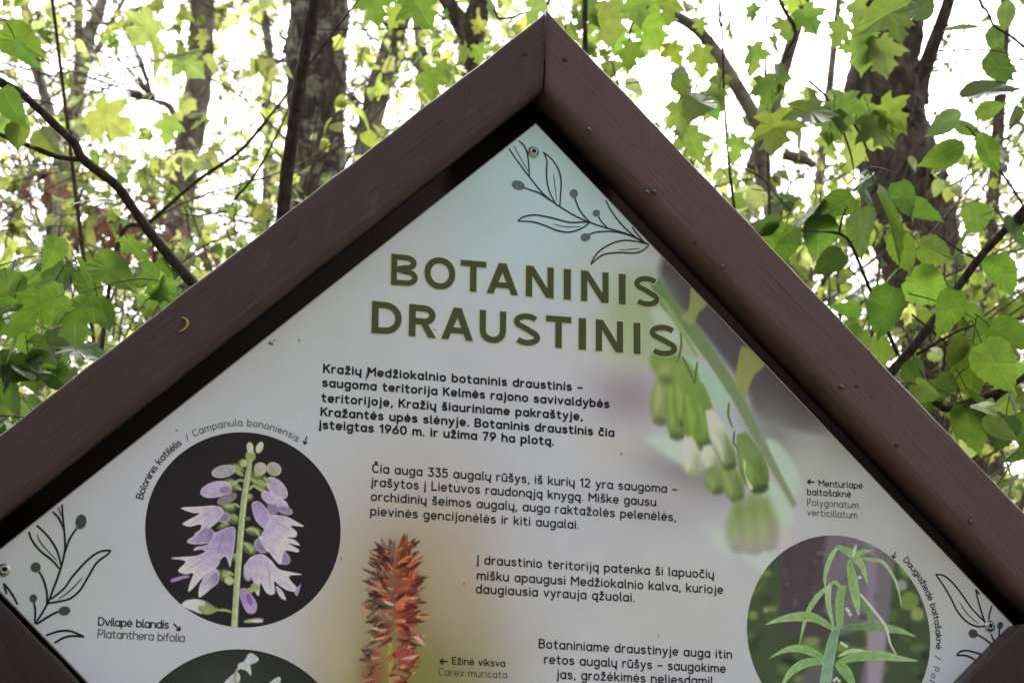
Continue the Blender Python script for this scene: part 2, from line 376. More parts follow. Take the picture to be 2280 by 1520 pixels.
def beam(name, sx, sz, o_in, o_out, gap=0.0, wood=0):
    """one timber of the diamond; sx, sz say which side; o_in / o_out: distance of its inner and outer face from the panel edge"""
    nx, nz = HH / NL, HW / NL
    yf, yb = -0.040, 0.036
    ri, ro = (0.012 if sz > 0 else 0.006), 0.004
    sec = []                                            # (offset, depth) round the section, starting at the back inner corner
    sec.append((o_in, yb))
    sec.append((o_in, yf + ri))
    for a in np.linspace(0, math.pi / 2, 6)[1:]: sec.append((o_in + ri * (1 - math.cos(a)), yf + ri * (1 - math.sin(a))))
    for k in range(1, 6): sec.append((o_in + ri + (o_out - ro - o_in - ri) * k / 6, yf))
    for a in np.linspace(math.pi / 2, 0, 6): sec.append((o_out - ro * (1 - math.cos(a)), yf + ro * (1 - math.sin(a))))
    sec.append((o_out, yb))
    sec = np.array(sec); ns = len(sec)
    n = 90
    u = np.linspace(0, 1, n)
    V = np.zeros((n, ns, 3)); UV = np.zeros((n, ns, 2))
    per = np.concatenate([[0], np.cumsum(np.hypot(*np.diff(sec, axis=0).T))])
    for k, (o, y) in enumerate(sec):
        d = OFF + o
        A = np.array([sx * (gap * (1.0 - 0.75 * (o - o_in) / (o_out - o_in))), sz * (d / nz)])  # at the apex mitre, which has opened a little
        B = np.array([sx * d / nx, 0.0])
        p = A[None] + (B - A)[None] * u[:, None]
        wob = 0.0005 * np.sin(u * 37 + k * 0.5 + sx) + 0.0004 * np.sin(u * 91 + sz * 2)
        if k in (0, ns - 1): wob = wob * 0
        V[:, k, 0] = p[:, 0] + sx * nx * wob; V[:, k, 2] = p[:, 1] + sz * nz * wob + PANEL_Z; V[:, k, 1] = y + 0.3 * wob
        L = np.hypot(*(p - p[0]).T); UV[:, k, 0] = L + 3.1 * sx + 1.7 * sz; UV[:, k, 1] = per[k] + 0.37 * sx + 0.73 * sz
    i, j = np.meshgrid(np.arange(n - 1), np.arange(ns), indexing='ij'); j2 = (j + 1) % ns
    Q = np.stack([i * ns + j, i * ns + j2, (i + 1) * ns + j2, (i + 1) * ns + j], -1).reshape(-1, 4)
    if sx * sz > 0: Q = Q[:, ::-1]
    caps = [np.arange(ns)[None], (np.arange(ns) + (n - 1) * ns)[None]]
    return mesh_np(name, V.reshape(-1, 3), [Q] + caps, WOODS[wood], sign, uv=UV.reshape(-1, 2))

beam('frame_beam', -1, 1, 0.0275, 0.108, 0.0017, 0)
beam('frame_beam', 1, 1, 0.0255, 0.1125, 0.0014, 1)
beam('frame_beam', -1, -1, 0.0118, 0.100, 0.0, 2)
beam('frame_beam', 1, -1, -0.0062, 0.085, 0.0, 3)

def panel_pt(q, y):
    p = on_plane(q); return np.stack([p[:, 0], np.full(len(p), y), p[:, 1] + PANEL_Z], -1)

# backing board: closes the diamond behind the panel
def diamond(off, y0, y1, name, mat, parent):
    a, b = HW * (OFF + off) / OFF, HH * (OFF + off) / OFF
    c = np.array([[0, b], [-a, 0], [0, -b], [a, 0]])
    V = np.array([[x, y, z + PANEL_Z] for y in (y0, y1) for x, z in c])
    Q = np.array([[0, 1, 2, 3], [7, 6, 5, 4]] + [[k, k + 4, (k + 1) % 4 + 4, (k + 1) % 4] for k in range(4)])
    return mesh_np(name, V, Q, mat, parent)
diamond(0.060, 0.024, 0.033, 'backing_board', M['board'], sign)

def post():
    w, h = 0.05, PANEL_Z + 0.45 
    zb = float(ground_z(0, 0.1)) - 0.3
    prof = [(-w, 0.036), (-w + 0.006, 0.030 + 0.0045), (w - 0.006, 0.0345), (w, 0.036 + 0.004), (w, 0.13), (w - 0.006, 0.136), (-w + 0.006, 0.136), (-w, 0.13)]
    prof[0] = (-w, 0.040)
    n = 14; ns = len(prof); V = []; UV = []
    for i in range(n):
        z = zb + (h - zb) * i / (n - 1)
        for k, (x, y) in enumerate(prof): V.append((x, y, z)); UV.append((z, k * 0.04 + 5))
    i, j = np.meshgrid(np.arange(n - 1), np.arange(ns), indexing='ij'); j2 = (j + 1) % ns
    Q = np.stack([i * ns + j, i * ns + j2, (i + 1) * ns + j2, (i + 1) * ns + j], -1).reshape(-1, 4)
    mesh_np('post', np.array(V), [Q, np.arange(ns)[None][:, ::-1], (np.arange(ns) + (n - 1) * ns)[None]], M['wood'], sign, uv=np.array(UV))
post()

# ---- painter for the printed face; works in the photograph's pixel units on the flat panel
class Canvas:
    def __init__(s, XY, base):
        s.X, s.Y = XY[:, 0], XY[:, 1]; s.C = np.tile(np.asarray(base, float), (len(XY), 1))
    def _blend(s, idx, a, col):
        s.C[idx] = s.C[idx] * (1 - a[:, None]) + np.asarray(col, float) * a[:, None]
    def poly(s, pts, col, soft=2.0, alpha=1.0, col2=None, axis=None, smooth=True, rim=None, rimw=6.0):
        p = catmull(pts, 6, True) if smooth else np.asarray(pts, float)
        lo, hi = p.min(0) - soft, p.max(0) + soft
        idx = np.where((s.X > lo[0]) & (s.X < hi[0]) & (s.Y > lo[1]) & (s.Y < hi[1]))[0]
        if not len(idx): return
        x, y = s.X[idx], s.Y[idx]
        d2 = np.full(len(idx), 1e12); ins = np.zeros(len(idx), bool)
        for a, b in zip(p, np.roll(p, -1, 0)):
            e = b - a; L = e @ e + 1e-12
            t = np.clip(((x - a[0]) * e[0] + (y - a[1]) * e[1]) / L, 0, 1)
            d2 = np.minimum(d2, (x - a[0] - t * e[0]) ** 2 + (y - a[1] - t * e[1]) ** 2)
            c = (a[1] > y) != (b[1] > y)
            ins ^= c & (x < (b[0] - a[0]) * (y - a[1]) / (b[1] - a[1] + 1e-12) + a[0])
        sd = np.sqrt(d2) * np.where(ins, -1, 1)
        s.q = getattr(s, 'q', 0) + 1; nz = np.zeros(len(idx))
        for k_ in range(4):
            th_ = s.q * 2.4 + k_ * 1.1 + 0.3 * math.sin(s.q * 1.7 + k_); f_ = (0.22, 0.45, 0.8, 1.25)[k_] * min(1.0, 7.0 / (soft + 4.0))
            nz += np.sin((x * math.cos(th_) + y * math.sin(th_)) * f_ + 1.5 * np.sin((y * math.cos(th_) - x * math.sin(th_)) * f_ * 0.35 + s.q) + s.q * 3.3) / (1.6 + 0.5 * k_)
        k = np.clip(0.5 - sd / soft, 0, 1); k = k * k * (3 - 2 * k) * alpha
        cc = np.tile(np.asarray(col, float), (len(idx), 1))
        if col2 is not None:
            A, B = np.asarray(axis[0], float), np.asarray(axis[1], float); e = B - A
            t = np.clip(((x - A[0]) * e[0] + (y - A[1]) * e[1]) / (e @ e), 0, 1)[:, None]
            cc = cc * (1 - t) + np.asarray(col2, float) * t
        if rim is not None:
            t = np.clip(1 + sd / rimw, 0, 1)[:, None] ** 1.5
            cc = cc * (1 - 0.6 * t) + np.asarray(rim, float) * 0.6 * t
        cc = cc * (1 + 0.05 * min(1.0, 3.0 / soft) * nz[:, None])
        s.C[idx] = s.C[idx] * (1 - k[:, None]) + cc * k[:, None]
    def ell(s, cx, cy, rx, ry, rot, col, soft=2.0, alpha=1.0, **kw):
        a = np.linspace(0, 2 * math.pi, 20, endpoint=False); r = math.radians(rot)
        x, y = rx * np.cos(a), ry * np.sin(a)
        s.poly(np.stack([cx + x * math.cos(r) - y * math.sin(r), cy + x * math.sin(r) + y * math.cos(r)], -1), col, soft, alpha, **kw)
    def glow(s, cx, cy, rx, ry, col, alpha=1.0, rot=0.0):
        r = math.radians(rot); dx, dy = s.X - cx, s.Y - cy
        u = (dx * math.cos(r) + dy * math.sin(r)) / rx; v = (-dx * math.sin(r) + dy * math.cos(r)) / ry
        k = np.exp(-(u * u + v * v) * 1.2) * alpha
        s.C = s.C * (1 - k[:, None]) + np.asarray(col, float) * k[:, None]
    def blade(s, pts, w, col, soft=2.0, alpha=1.0, tip=(0.12, 0.02), col2=None, peak=0.4, rim=None):
        p = catmull(pts, 6); n = len(p); t = np.linspace(0, 1, n)
        pr = np.where(t < peak, tip[0] + (1 - tip[0]) * np.sin(np.clip(t / peak, 0, 1) * math.pi / 2),
                      tip[1] + (1 - tip[1]) * np.cos(np.clip((t - peak) / (1 - peak), 0, 1) * math.pi / 2))
        g = np.gradient(p, axis=0); g /= np.linalg.norm(g, axis=1)[:, None] + 1e-9
        N = np.stack([-g[:, 1], g[:, 0]], -1) * (w / 2 * pr)[:, None]
        s.poly(np.vstack([p + N, (p - N)[::-1]]), col, soft, alpha, col2, (p[0], p[-1]) if col2 is not None else None, smooth=False, rim=rim)

KP = 1.72                                               # how much brighter the print's own colours are than the shaded picture of it
def print_albedo(C):
    C = C * 0.86 + 0.14 * C.mean(1, keepdims=True)
    return np.clip(lin(C / 255.0) * KP, 0, 0.86)

def Z(ox, oy, sc):                                      # an enlargement's own coordinates back to photograph pixels
    return lambda pts: [(ox + x / sc, oy + y / sc) for x, y in pts]

def paint_face(cv):
    g = cv.glow
    # washes of the background design
    g(700, 620, 420, 420, (166, 170, 172), 0.8)
    g(1190, 390, 300, 260, (156, 190, 194), 0.95)
    g(1240, 470, 170, 120, (158, 186, 194), 0.6)
    g(1060, 470, 120, 110, (150, 166, 164), 0.5)
    g(930, 620, 90, 200, (172, 171, 176), 0.6)
    g(1350, 590, 110, 60, (160, 172, 158), 0.7)
    g(1250, 800, 260, 120, (176, 174, 180), 0.6)
    g(100, 1300, 220, 180, (160, 164, 164), 0.7)
    g(1500, 1330, 300, 180, (172, 172, 170), 0.6)
    g(2080, 1260, 170, 200, (160, 163, 152), 0.7, 45)
    # olive glow round the sedge
    g(905, 1330, 185, 250, (152, 132, 98), 0.95)
    g(940, 1510, 190, 190, (114, 110, 54), 0.95)
    g(830, 1560, 150, 120, (120, 116, 60), 0.7)
    g(1010, 1300, 80, 200, (164, 144, 126), 0.5)
    g(745, 1440, 60, 160, (176, 158, 128), 0.5)
    # --- the soft photograph of the bell flowers on an arching stem
    z = Z(1300, 640, 2.534)
    g(1400, 880, 95, 80, (138, 130, 138), 0.95)
    g(1370, 1000, 80, 50, (178, 176, 164), 0.8)
    g(1540, 1060, 130, 50, (126, 122, 124), 0.9, 20)
    g(1480, 1130, 120, 60, (150, 146, 148), 0.6)
    cv.poly(z([(430, -120), (560, -90), (1330, 700), (1400, 830), (1180, 800), (980, 720), (900, 560), (620, 200), (520, 120), (450, 20)]), (84, 79, 84), 26)
    g(1860, 985, 70, 60, (140, 142, 136), 0.85, 45)
    g(1725, 960, 95, 60, (120, 122, 116), 0.9, 45)
    g(1810, 1050, 80, 70, (160, 164, 154), 0.95)
    g(1905, 1140, 90, 110, (160, 162, 154), 0.6, 45)
    g(1395, 700, 75, 45, (150, 165, 130), 0.85)
    g(1385, 770, 70, 50, (165, 176, 140), 0.8)
    cv.poly(z([(180, -40), (420, -60), (560, 200), (640, 420), (520, 420), (330, 420), (180, 300)]), (146, 163, 118), 60, 0.8)
    cv.poly(z([(380, 130), (450, 120), (530, 220), (560, 300), (500, 320), (420, 230)]), (165, 185, 165), 24, 0.9)
    cv.poly(z([(540, 390), (650, 420), (790, 550), (825, 640), (800, 730), (690, 600), (590, 480)]), (150, 180, 160), 9)
    cv.poly(z([(355, 850), (470, 835), (600, 900), (640, 1010), (560, 1000), (440, 930)]), (172, 190, 176), 26)
    cv.poly(z([(1030, 860), (1110, 890), (1215, 1060), (1215, 1170), (1150, 1150), (1060, 1000)]), (165, 188, 168), 18)
    cv.poly(z([(1000, 1140), (1070, 1100), (1180, 1280), (1170, 1340), (1080, 1320), (1030, 1240)]), (168, 190, 170), 18)
    cv.poly(z([(690, 1350), (840, 1400), (830, 1500), (740, 1450)]), (172, 186, 174), 34)
    cv.poly(z([(900, 1500), (1080, 1470), (1060, 1600), (960, 1580)]), (176, 190, 182), 34)
    cv.ell(1300 + 1130 / 2.534, 640 + 1430 / 2.534, 24, 34, 0, (178, 174, 175), 20)
    # arching stem and stalks
    cv.blade(z([(400, -40), (470, 90), (560, 180), (690, 350), (850, 590), (960, 800), (1080, 1030), (1190, 1230)]), 29, (100, 128, 80), 8, tip=(0.9, 0.35), col2=(128, 136, 104), peak=0.3)
    cv.blade(z([(440, 60), (520, 190), (640, 390)]), 12, (135, 155, 95), 7, tip=(0.6, 0.5))
    cv.poly(z([(555, 175), (590, 120), (600, 60), (610, 0), (700, 80), (650, 140), (615, 210)]), (132, 146, 84), 8, col2=(140, 150, 88), axis=z([(580, 200), (650, 40)]))
    cv.poly(z([(865, 580), (855, 500), (870, 420), (900, 330), (1020, 420), (960, 500), (930, 570), (905, 620)]), (138, 147, 80), 8)
    # bells: each a narrow neck swelling to a round, darker tip
    def bell(x0, y0, x1, y1, w, c0, c1, soft, tip=(74, 94, 52), tip_a=0.75, lit=None):
        n = 24; t = np.linspace(0, 1, n); pr = np.where(t < 0.62, 0.34 + 0.66 * np.sin(t / 0.62 * math.pi / 2), np.sqrt(np.maximum(0, 1 - ((t - 0.62) / 0.38) ** 2)) * 0.94 + 0.06)
        A, B = np.array([x0, y0], float), np.array([x1, y1], float); d = B - A; L = np.hypot(*d); d /= L; N = np.array([-d[1], d[0]])
        q = A + d * (t * L)[:, None]; O = N * (pr * w / 2)[:, None]
        cv.poly(z(np.vstack([q + O, (q - O)[::-1]])), c0, soft, col2=c1, axis=z([A + d * L * 0.25, B]), smooth=False)
        k = 0.55 * w / 2
        cv.poly(z([A + d * L * 0.30 + N * k * 0.9, A + d * L * 0.55 + N * k * 1.15, A + d * L * 0.82 + N * k * 0.9, A + d * L * 0.60 + N * k * 0.2]), lit if lit is not None else np.minimum(np.array(c0) * 1.16 + 8, 215), max(soft, 14), 0.6)
        cv.poly(z([A + d * L * 0.45 - N * k * 1.1, A + d * L * 0.75 - N * k * 1.3, A + d * L * 0.92 - N * k * 0.8, A + d * L * 0.7 - N * k * 0.5]), np.array(c1) * 0.82, max(soft, 16), 0.5)
        tq = z([B - d * L * 0.055])[0]; cv.ell(tq[0], tq[1], w * 0.30 / 2.534, w * 0.16 / 2.534, math.degrees(math.atan2(N[1], N[0])), tip, 14, tip_a)
    GA, GB, GC = (124, 148, 72), (104, 134, 54), (142, 152, 92)
    cv.ell(1300 + 510 / 2.534, 640 + 470 / 2.534, 62, 34, 35, (118, 146, 66), 16)
    bell(470, 430, 432, 775, 150, GC, (126, 136, 84), 16, (84, 92, 66), 0.6)
    bell(520, 430, 528, 862, 135, GA, (112, 132, 66), 10)
    bell(560, 440, 582, 785, 150, GA, GB, 12)
    bell(605, 470, 655, 918, 155, (116, 146, 62), GB, 7)
    bell(655, 540, 716, 890, 105, (110, 140, 60), (104, 126, 62), 7)
    cv.ell(1300 + 462 / 2.534, 640 + 522 / 2.534, 15, 11, 10, (74, 92, 50), 22, 0.6)
    bell(590, 840, 620, 1062, 115, (190, 198, 180), (158, 166, 128), 14, (132, 142, 98), 0.5)
    bell(690, 890, 742, 1066, 105, (188, 196, 170), (128, 140, 92), 11, (90, 106, 62), 0.6)
    bell(712, 1010, 772, 1150, 140, (120, 140, 78), (112, 128, 74), 14)
    bell(790, 960, 872, 1206, 120, (124, 144, 80), (104, 124, 66), 11)
    bell(705, 690, 836, 1026, 115, (192, 200, 172), (96, 114, 62), 9, (70, 84, 48), 0.8)
    bell(888, 820, 1002, 1156, 158, (112, 138, 72), (98, 124, 58), 5, (58, 74, 42), 0.9)
    cv.poly(z([(900, 975), (912, 985), (915, 1060), (955, 1130), (930, 1130), (910, 1060)]), (200, 208, 186), 4, 0.8)
    bell(880, 1200, 872, 1490, 140, (122, 142, 80), (156, 154, 148), 28, (140, 138, 126), 0.6)
    bell(955, 1170, 962, 1500, 150, (124, 142, 80), (158, 156, 150), 28, (140, 138, 126), 0.6)
    bell(1015, 1180, 1046, 1480, 130, (126, 144, 84), (158, 156, 150), 28, (140, 138, 126), 0.6)
    for ln in ([(545, 255), (550, 320), (535, 400), (520, 420)], [(640, 420), (630, 500), (628, 540)], [(555, 390), (590, 460), (625, 540)], [(850, 810), (845, 870), (865, 905)], [(820, 650), (815, 720), (840, 790)]):
        cv.blade(z(ln), 5, (80, 106, 62), 3, tip=(0.6, 0.5))
    # --- the red sedge spike
    rg = np.random.default_rng(11)
    z = Z(740, 1170, 4.343)
    cv.blade(z([(560, 1080), (560, 1250), (570, 1520), (570, 1700)]), 12, (150, 142, 62), 3, tip=(0.8, 0.9))
    cv.glow(858, 1330, 26, 60, (88, 70, 58), 0.9); cv.glow(890, 1330, 34, 80, (120, 62, 42), 0.85); cv.glow(880, 1250, 30, 40, (112, 70, 56), 0.8)
    cv.glow(830, 1500, 26, 46, (128, 66, 46), 0.8)
    RED = [(172, 78, 48), (150, 60, 42), (190, 96, 62), (128, 54, 42), (204, 128, 96), (110, 58, 48), (180, 100, 54)]
    GRY = [(96, 84, 76), (120, 92, 78), (86, 74, 66), (150, 112, 88), (74, 66, 62), (136, 78, 60)]
    spk = []
    for k in range(290):
        t = rg.uniform(0, 1); y = 245 + 860 * t; side = rg.choice([-1, 1]); hw = 215 * math.sin(min(1, t * 1.25 + 0.22) * math.pi * 0.62) + 35
        x = 600 + side * rg.uniform(0.0, 0.5) * hw
        ang = math.atan2(-(0.25 + 1.1 * (1 - t) * rg.uniform(0.3, 1) - 0.55 * t), side * 1.0) + rg.normal(0, 0.28)
        L = rg.uniform(100, 235); spk.append((abs(x - 600), x, y, ang, L, side))
    for k in range(60):
        t = rg.uniform(0, 1); y = 1200 + 420 * t; side = rg.choice([-1, 1]); x = (430 if side < 0 else 660) + rg.normal(0, 50)
        if side > 0 and y > 1420: x -= 60
        ang = math.atan2(-(0.9 - 0.5 * t) * rg.uniform(-0.3, 1), side) + rg.normal(0, 0.4)
        spk.append((abs(x - 560), x, y, ang, rg.uniform(80, 160), side))
    for d, x, y, ang, L, side in sorted(spk, key=lambda v: -v[0]):
        pal = GRY if (side < 0 and rg.uniform() < 0.62) else RED
        c = np.array(pal[rg.integers(len(pal))], float) * rg.uniform(0.8, 1.12)
        e = (x + L * math.cos(ang), y + L * math.sin(ang)); mdl = (x + 0.5 * L * math.cos(ang) + rg.normal(0, 6), y + 0.5 * L * math.sin(ang) + rg.normal(0, 6))
        cv.blade(z([(x, y), mdl, e]), rg.uniform(22, 52) / 4.343, c, 2.0, tip=(0.25, 0.0), col2=np.clip(c * rg.choice([0.45, 0.55, 1.15]), 0, 235), peak=0.3)
        if rg.uniform() < 0.3:
            cv.blade(z([(x, y), mdl, (0.3 * x + 0.7 * e[0], 0.3 * y + 0.7 * e[1])]), 2.2, np.clip(c * 1.45 + 22, 0, 230), 1.5, 0.8)
    for pts, c in (([(480, 200), (465, 95), (520, 180), (560, 230)], (112, 100, 104)), ([(560, 210), (600, 130), (610, 230)], (120, 84, 76)), ([(400, 270), (330, 225), (420, 300)], (60, 52, 46)),
                   ([(660, 280), (705, 230), (690, 310)], (84, 52, 44)), ([(780, 380), (880, 335), (820, 400)], (78, 44, 36)), ([(300, 430), (285, 400), (380, 470), (470, 500)], (90, 62, 46)),
                   ([(820, 480), (905, 482), (830, 496)], (74, 56, 50)), ([(840, 600), (925, 590), (860, 612)], (80, 54, 44)), ([(800, 870), (985, 872), (820, 892)], (196, 150, 100)),
                   ([(780, 1070), (830, 1055), (915, 1170), (840, 1130)], (190, 150, 140)), ([(600, 1230), (700, 1180), (850, 1235), (760, 1300), (650, 1310)], (150, 66, 58)), ([(640, 1290), (760, 1255), (845, 1238), (780, 1290)], (208, 140, 124)),
                   ([(270, 740), (320, 800), (330, 880), (300, 900)], (170, 130, 84)), ([(150, 880), (260, 860), (280, 870)], (150, 138, 110))):
        cv.poly(z(pts), c, 2.2, smooth=False)
    # dirt marks
    for x, y, r in ((601, 764, 3.2), (606, 766, 2.5), (666, 758, 2), (393, 958, 2), (1033, 1300, 2), (1383, 1010, 2), (760, 1243, 2), (1466, 1415, 1.6), (968, 734, 1.6), (610, 758, 1.6)):
        cv.ell(x, y, r, r * 1.3, 30, (70, 66, 62), 2)
    cv.blade([(826, 818), (818, 836), (814, 846)], 5, (30, 28, 30), 2)

def build_panel():
    n = 660
    s, t = np.meshgrid(np.linspace(0, 1, n + 1), np.linspace(0, 1, n + 1), indexing='ij')
    T, L, R = np.array([0, HH]), np.array([-HW, 0]), np.array([HW, 0])
    p = T + s[..., None] * (L - T) + t[..., None] * (R - T); p = p.reshape(-1, 2)
    V = np.stack([p[:, 0], np.full(len(p), 0.0), p[:, 1] + PANEL_Z], -1)
    cv = Canvas(to_px(V), (171, 173, 183)); paint_face(cv)
    i, j = np.meshgrid(np.arange(n), np.arange(n), indexing='ij'); a = (i * (n + 1) + j).ravel()
    Q = np.stack([a, a + n + 1, a + n + 2, a + 1], -1)
    panel = mesh_np('printed_panel', V, Q, M['print'], sign, print_albedo(cv.C))
    # cut edge of the plastic sheet, lighter than the print
    c = np.array([[0, HH], [-HW, 0], [0, -HH], [HW, 0]]); k1 = 1 + 0.0016 / OFF
    Ve = np.array([[x, 0.0006, z + PANEL_Z] for x, z in c] + [[x * k1, 0.0010, z * k1 + PANEL_Z] for x, z in c] + [[x * k1, 0.0045, z * k1 + PANEL_Z] for x, z in c])
    Qe = [[k, (k + 1) % 4, (k + 1) % 4 + 4, k + 4] for k in range(4)] + [[k + 4, (k + 1) % 4 + 4, (k + 1) % 4 + 8, k + 8] for k in range(4)]
    mesh_np('panel_edge', Ve, np.array(Qe), M['edge'], panel)
    return panel
panel = build_panel()

# ---- round printed photographs
def disc_fit(pts):
    p = on_plane(np.array(pts)); A = np.c_[2 * p, np.ones(len(p))]; b = (p ** 2).sum(1)
    q = np.linalg.lstsq(A, b, rcond=None)[0]; return q[:2], math.sqrt(q[2] + q[0] ** 2 + q[1] ** 2)

def disc_photo(c, r, base, paint, nr=120, nt=620):
    rr = np.linspace(0, 1, nr + 1)[1:] * r; th = np.arange(nt) / nt * 2 * math.pi
    x = c[0] + rr[:, None] * np.cos(th)[None]; zz = c[1] + rr[:, None] * np.sin(th)[None]
    p = np.vstack([[c], np.stack([x.ravel(), zz.ravel()], -1)])
    V = np.stack([p[:, 0], np.full(len(p), -0.00025), p[:, 1] + PANEL_Z], -1)
    cv = Canvas(to_px(V), base); paint(cv)
    i, j = np.meshgrid(np.arange(nr - 1), np.arange(nt), indexing='ij'); j2 = (j + 1) % nt
    Q = np.stack([1 + i * nt + j, 1 + (i + 1) * nt + j, 1 + (i + 1) * nt + j2, 1 + i * nt + j2], -1).reshape(-1, 4)
    jj = np.arange(nt); T = np.stack([np.zeros(nt, int), 1 + jj, 1 + (jj + 1) % nt], -1)
    return mesh_np('printed_photo', V, [Q, T], M['print'], panel, print_albedo(cv.C))

def paint_campanula(cv):
    z = Z(280, 920, 3.167)
    cv.glow(470, 1230, 90, 160, (44, 40, 44), 0.7)
    LI, LT, SH, PU, GR, GD = (166, 152, 186), (198, 192, 208), (128, 114, 148), (146, 122, 176), (140, 154, 92), (92, 106, 58)
    RIM = (205, 200, 214)
    e = lambda x, y, rx, ry, rot, c, **k: cv.ell(280 + x / 3.167, 920 + y / 3.167, rx / 3.167, ry / 3.167, rot, c, **k)
    P_ = lambda pts, c, c2=None, ax=None, rim=RIM, soft=2.0: cv.poly(z(pts), c, soft, col2=c2, axis=z(ax) if ax else None, rim=rim, rimw=5)
    # green leaf-like bits behind the stem
    for x, y, rx, ry, r in ((780, 390, 60, 34, 20), (750, 500, 60, 36, 30), (930, 430, 50, 40, -20), (950, 500, 60, 40, 30), (720, 660, 60, 32, 10), (760, 740, 44, 34, 40), (900, 830, 60, 30, 10), (870, 950, 60, 36, 40), (700, 1140, 50, 44, 20), (720, 590, 60, 30, -15), (860, 590, 40, 30, 0), (830, 350, 40, 30, 0), (760, 1010, 40, 26, 40), (690, 790, 50, 20, -20)):
        e(x, y, rx, ry, r, GD, soft=8); e(x + 6, y - 8, rx * 0.62, ry * 0.55, r, GR, soft=5)
    # upper buds and pale half-open flowers
    e(880, 300, 36, 42, 0, GR); e(877, 240, 24, 38, -8, (176, 182, 150), rim=(200, 202, 180)); e(944, 240, 24, 42, 22, (178, 182, 158), rim=(204, 205, 190))
    e(690, 408, 86, 44, -12, (146, 145, 148), rim=(196, 196, 196)); e(830, 352, 26, 26, 0, (160, 168, 120)); e(950, 388, 46, 44, 0, (158, 158, 140), rim=(180, 180, 160)); e(1045, 392, 54, 46, 30, (146, 146, 128), rim=(196, 196, 186))
    e(715, 600, 76, 36, -25, (120, 112, 118)); e(636, 535, 112, 56, -14, LI, rim=RIM); e(1066, 525, 96, 52, 46, (160, 148, 176), rim=RIM); e(1058, 622, 96, 40, 24, LI, rim=RIM)
    for x, y in ((800, 420), (790, 520), (900, 470), (960, 540), (1000, 470)): e(x, y, 36, 14, 35, GR, soft=3)
    for x, y, rx, ry, r, c in ((600, 745, 70, 40, -20, SH), (660, 900, 80, 60, 30, LI), (560, 1060, 90, 50, -30, SH), (600, 1150, 70, 46, -40, LI), (1060, 860, 80, 60, 30, SH), (980, 1060, 70, 50, 40, SH), (1100, 1010, 70, 44, 40, SH), (1120, 680, 60, 30, 20, SH), (540, 860, 60, 40, -10, LI), (690, 730, 50, 40, 0, SH), (960, 930, 60, 50, 40, SH), (1010, 590, 60, 40, 30, LI), (700, 540, 50, 34, -10, SH), (870, 1120, 40, 60, 10, SH)):
        e(x, y, rx, ry, r, c, soft=5, rim=RIM)
    # bells, left
    P_([(640, 650), (520, 655), (390, 665), (470, 700), (520, 705), (440, 750), (400, 778), (450, 797), (530, 783), (515, 840), (500, 855), (580, 815), (650, 760), (690, 690)], LI, LT, [(650, 690), (420, 760)])
    P_([(560, 800), (620, 830), (600, 905), (500, 922), (440, 912), (438, 890), (500, 850)], SH, LI, [(600, 850), (440, 900)])
    P_([(725, 800), (772, 812), (768, 930), (750, 1020), (735, 1082), (712, 1020), (690, 1010), (640, 1050), (600, 1000), (540, 960), (480, 965), (500, 940), (580, 920), (640, 840)], PU, LI, [(740, 830), (620, 1000)])
    P_([(600, 960), (500, 1000), (320, 1018), (420, 1040), (380, 1090), (372, 1115), (420, 1132), (475, 1128), (450, 1200), (442, 1255), (490, 1215), (560, 1135), (640, 1085), (665, 1020)], LI, LT, [(620, 1000), (430, 1140)])
    P_([(430, 1138), (370, 1150), (320, 1168), (325, 1188), (400, 1168), (450, 1150)], (150, 120, 165), rim=None)
    P_([(540, 1180), (640, 1115), (655, 1185), (600, 1235), (540, 1285), (515, 1292), (515, 1240)], SH, LT, [(640, 1140), (520, 1270)])
    # bells, right
    P_([(1000, 640), (1060, 650), (1070, 700), (1010, 720)], SH, rim=None)
    P_([(1010, 720), (1120, 722), (1200, 760), (1255, 797), (1165, 792), (1205, 835), (1195, 872), (1130, 872), (1190, 890), (1225, 930), (1150, 915), (1215, 955), (1212, 978), (1120, 970), (1095, 1062), (1050, 1030), (1000, 960), (950, 880), (985, 800)], LI, LT, [(1000, 760), (1200, 930)])
    P_([(935, 860), (990, 900), (1060, 960), (1095, 1060), (1050, 1010), (980, 950)], (176, 166, 190), rim=RIM)
    P_([(888, 640), (935, 618), (985, 660), (1022, 740), (1000, 812), (960, 800), (910, 740)], PU, (172, 150, 192), [(900, 650), (990, 800)])
    P_([(885, 1010), (960, 990), (1030, 1040), (1080, 1095), (1160, 1115), (1242, 1135), (1150, 1150), (1215, 1235), (1210, 1255), (1130, 1242), (1050, 1180), (1052, 1260), (1020, 1278), (985, 1255), (950, 1195), (940, 1280), (915, 1260), (890, 1150), (860, 1165), (832, 1090), (850, 1050)], LI, LT, [(900, 1020), (1150, 1230)])
    P_([(1030, 1120), (1100, 1150), (1200, 1250), (1130, 1240), (1060, 1190)], (182, 172, 198))
    P_([(1060, 1215), (1100, 1245), (1130, 1312), (1095, 1300), (1070, 1260)], (176, 168, 190))
    P_([(1190, 1255), (1215, 1220), (1236, 1200), (1210, 1285)], (150, 130, 165), rim=None)
    cv.blade(z([(980, 1040), (1010, 1120), (1020, 1230)]), 3, (140, 122, 165), 2.5, 0.7); cv.blade(z([(690, 840), (670, 920), (640, 1000)]), 3, (124, 104, 152), 2.5, 0.7); cv.blade(z([(1050, 760), (1120, 800), (1170, 850)]), 3, (140, 122, 165), 2.5, 0.7)
    cv.blade(z([(600, 690), (520, 740), (450, 780)]), 2.5, (146, 128, 168), 2.5, 0.7); cv.blade(z([(560, 1020), (500, 1060), (430, 1100)]), 3, (140, 116, 165), 2.5, 0.7)
    # stem
    cv.blade(z([(880, 320), (860, 450), (836, 600), (815, 800), (795, 1050), (778, 1300), (765, 1520)]), 14, (146, 160, 112), 2.5, tip=(0.55, 1.0), col2=(158, 170, 122), peak=0.2)
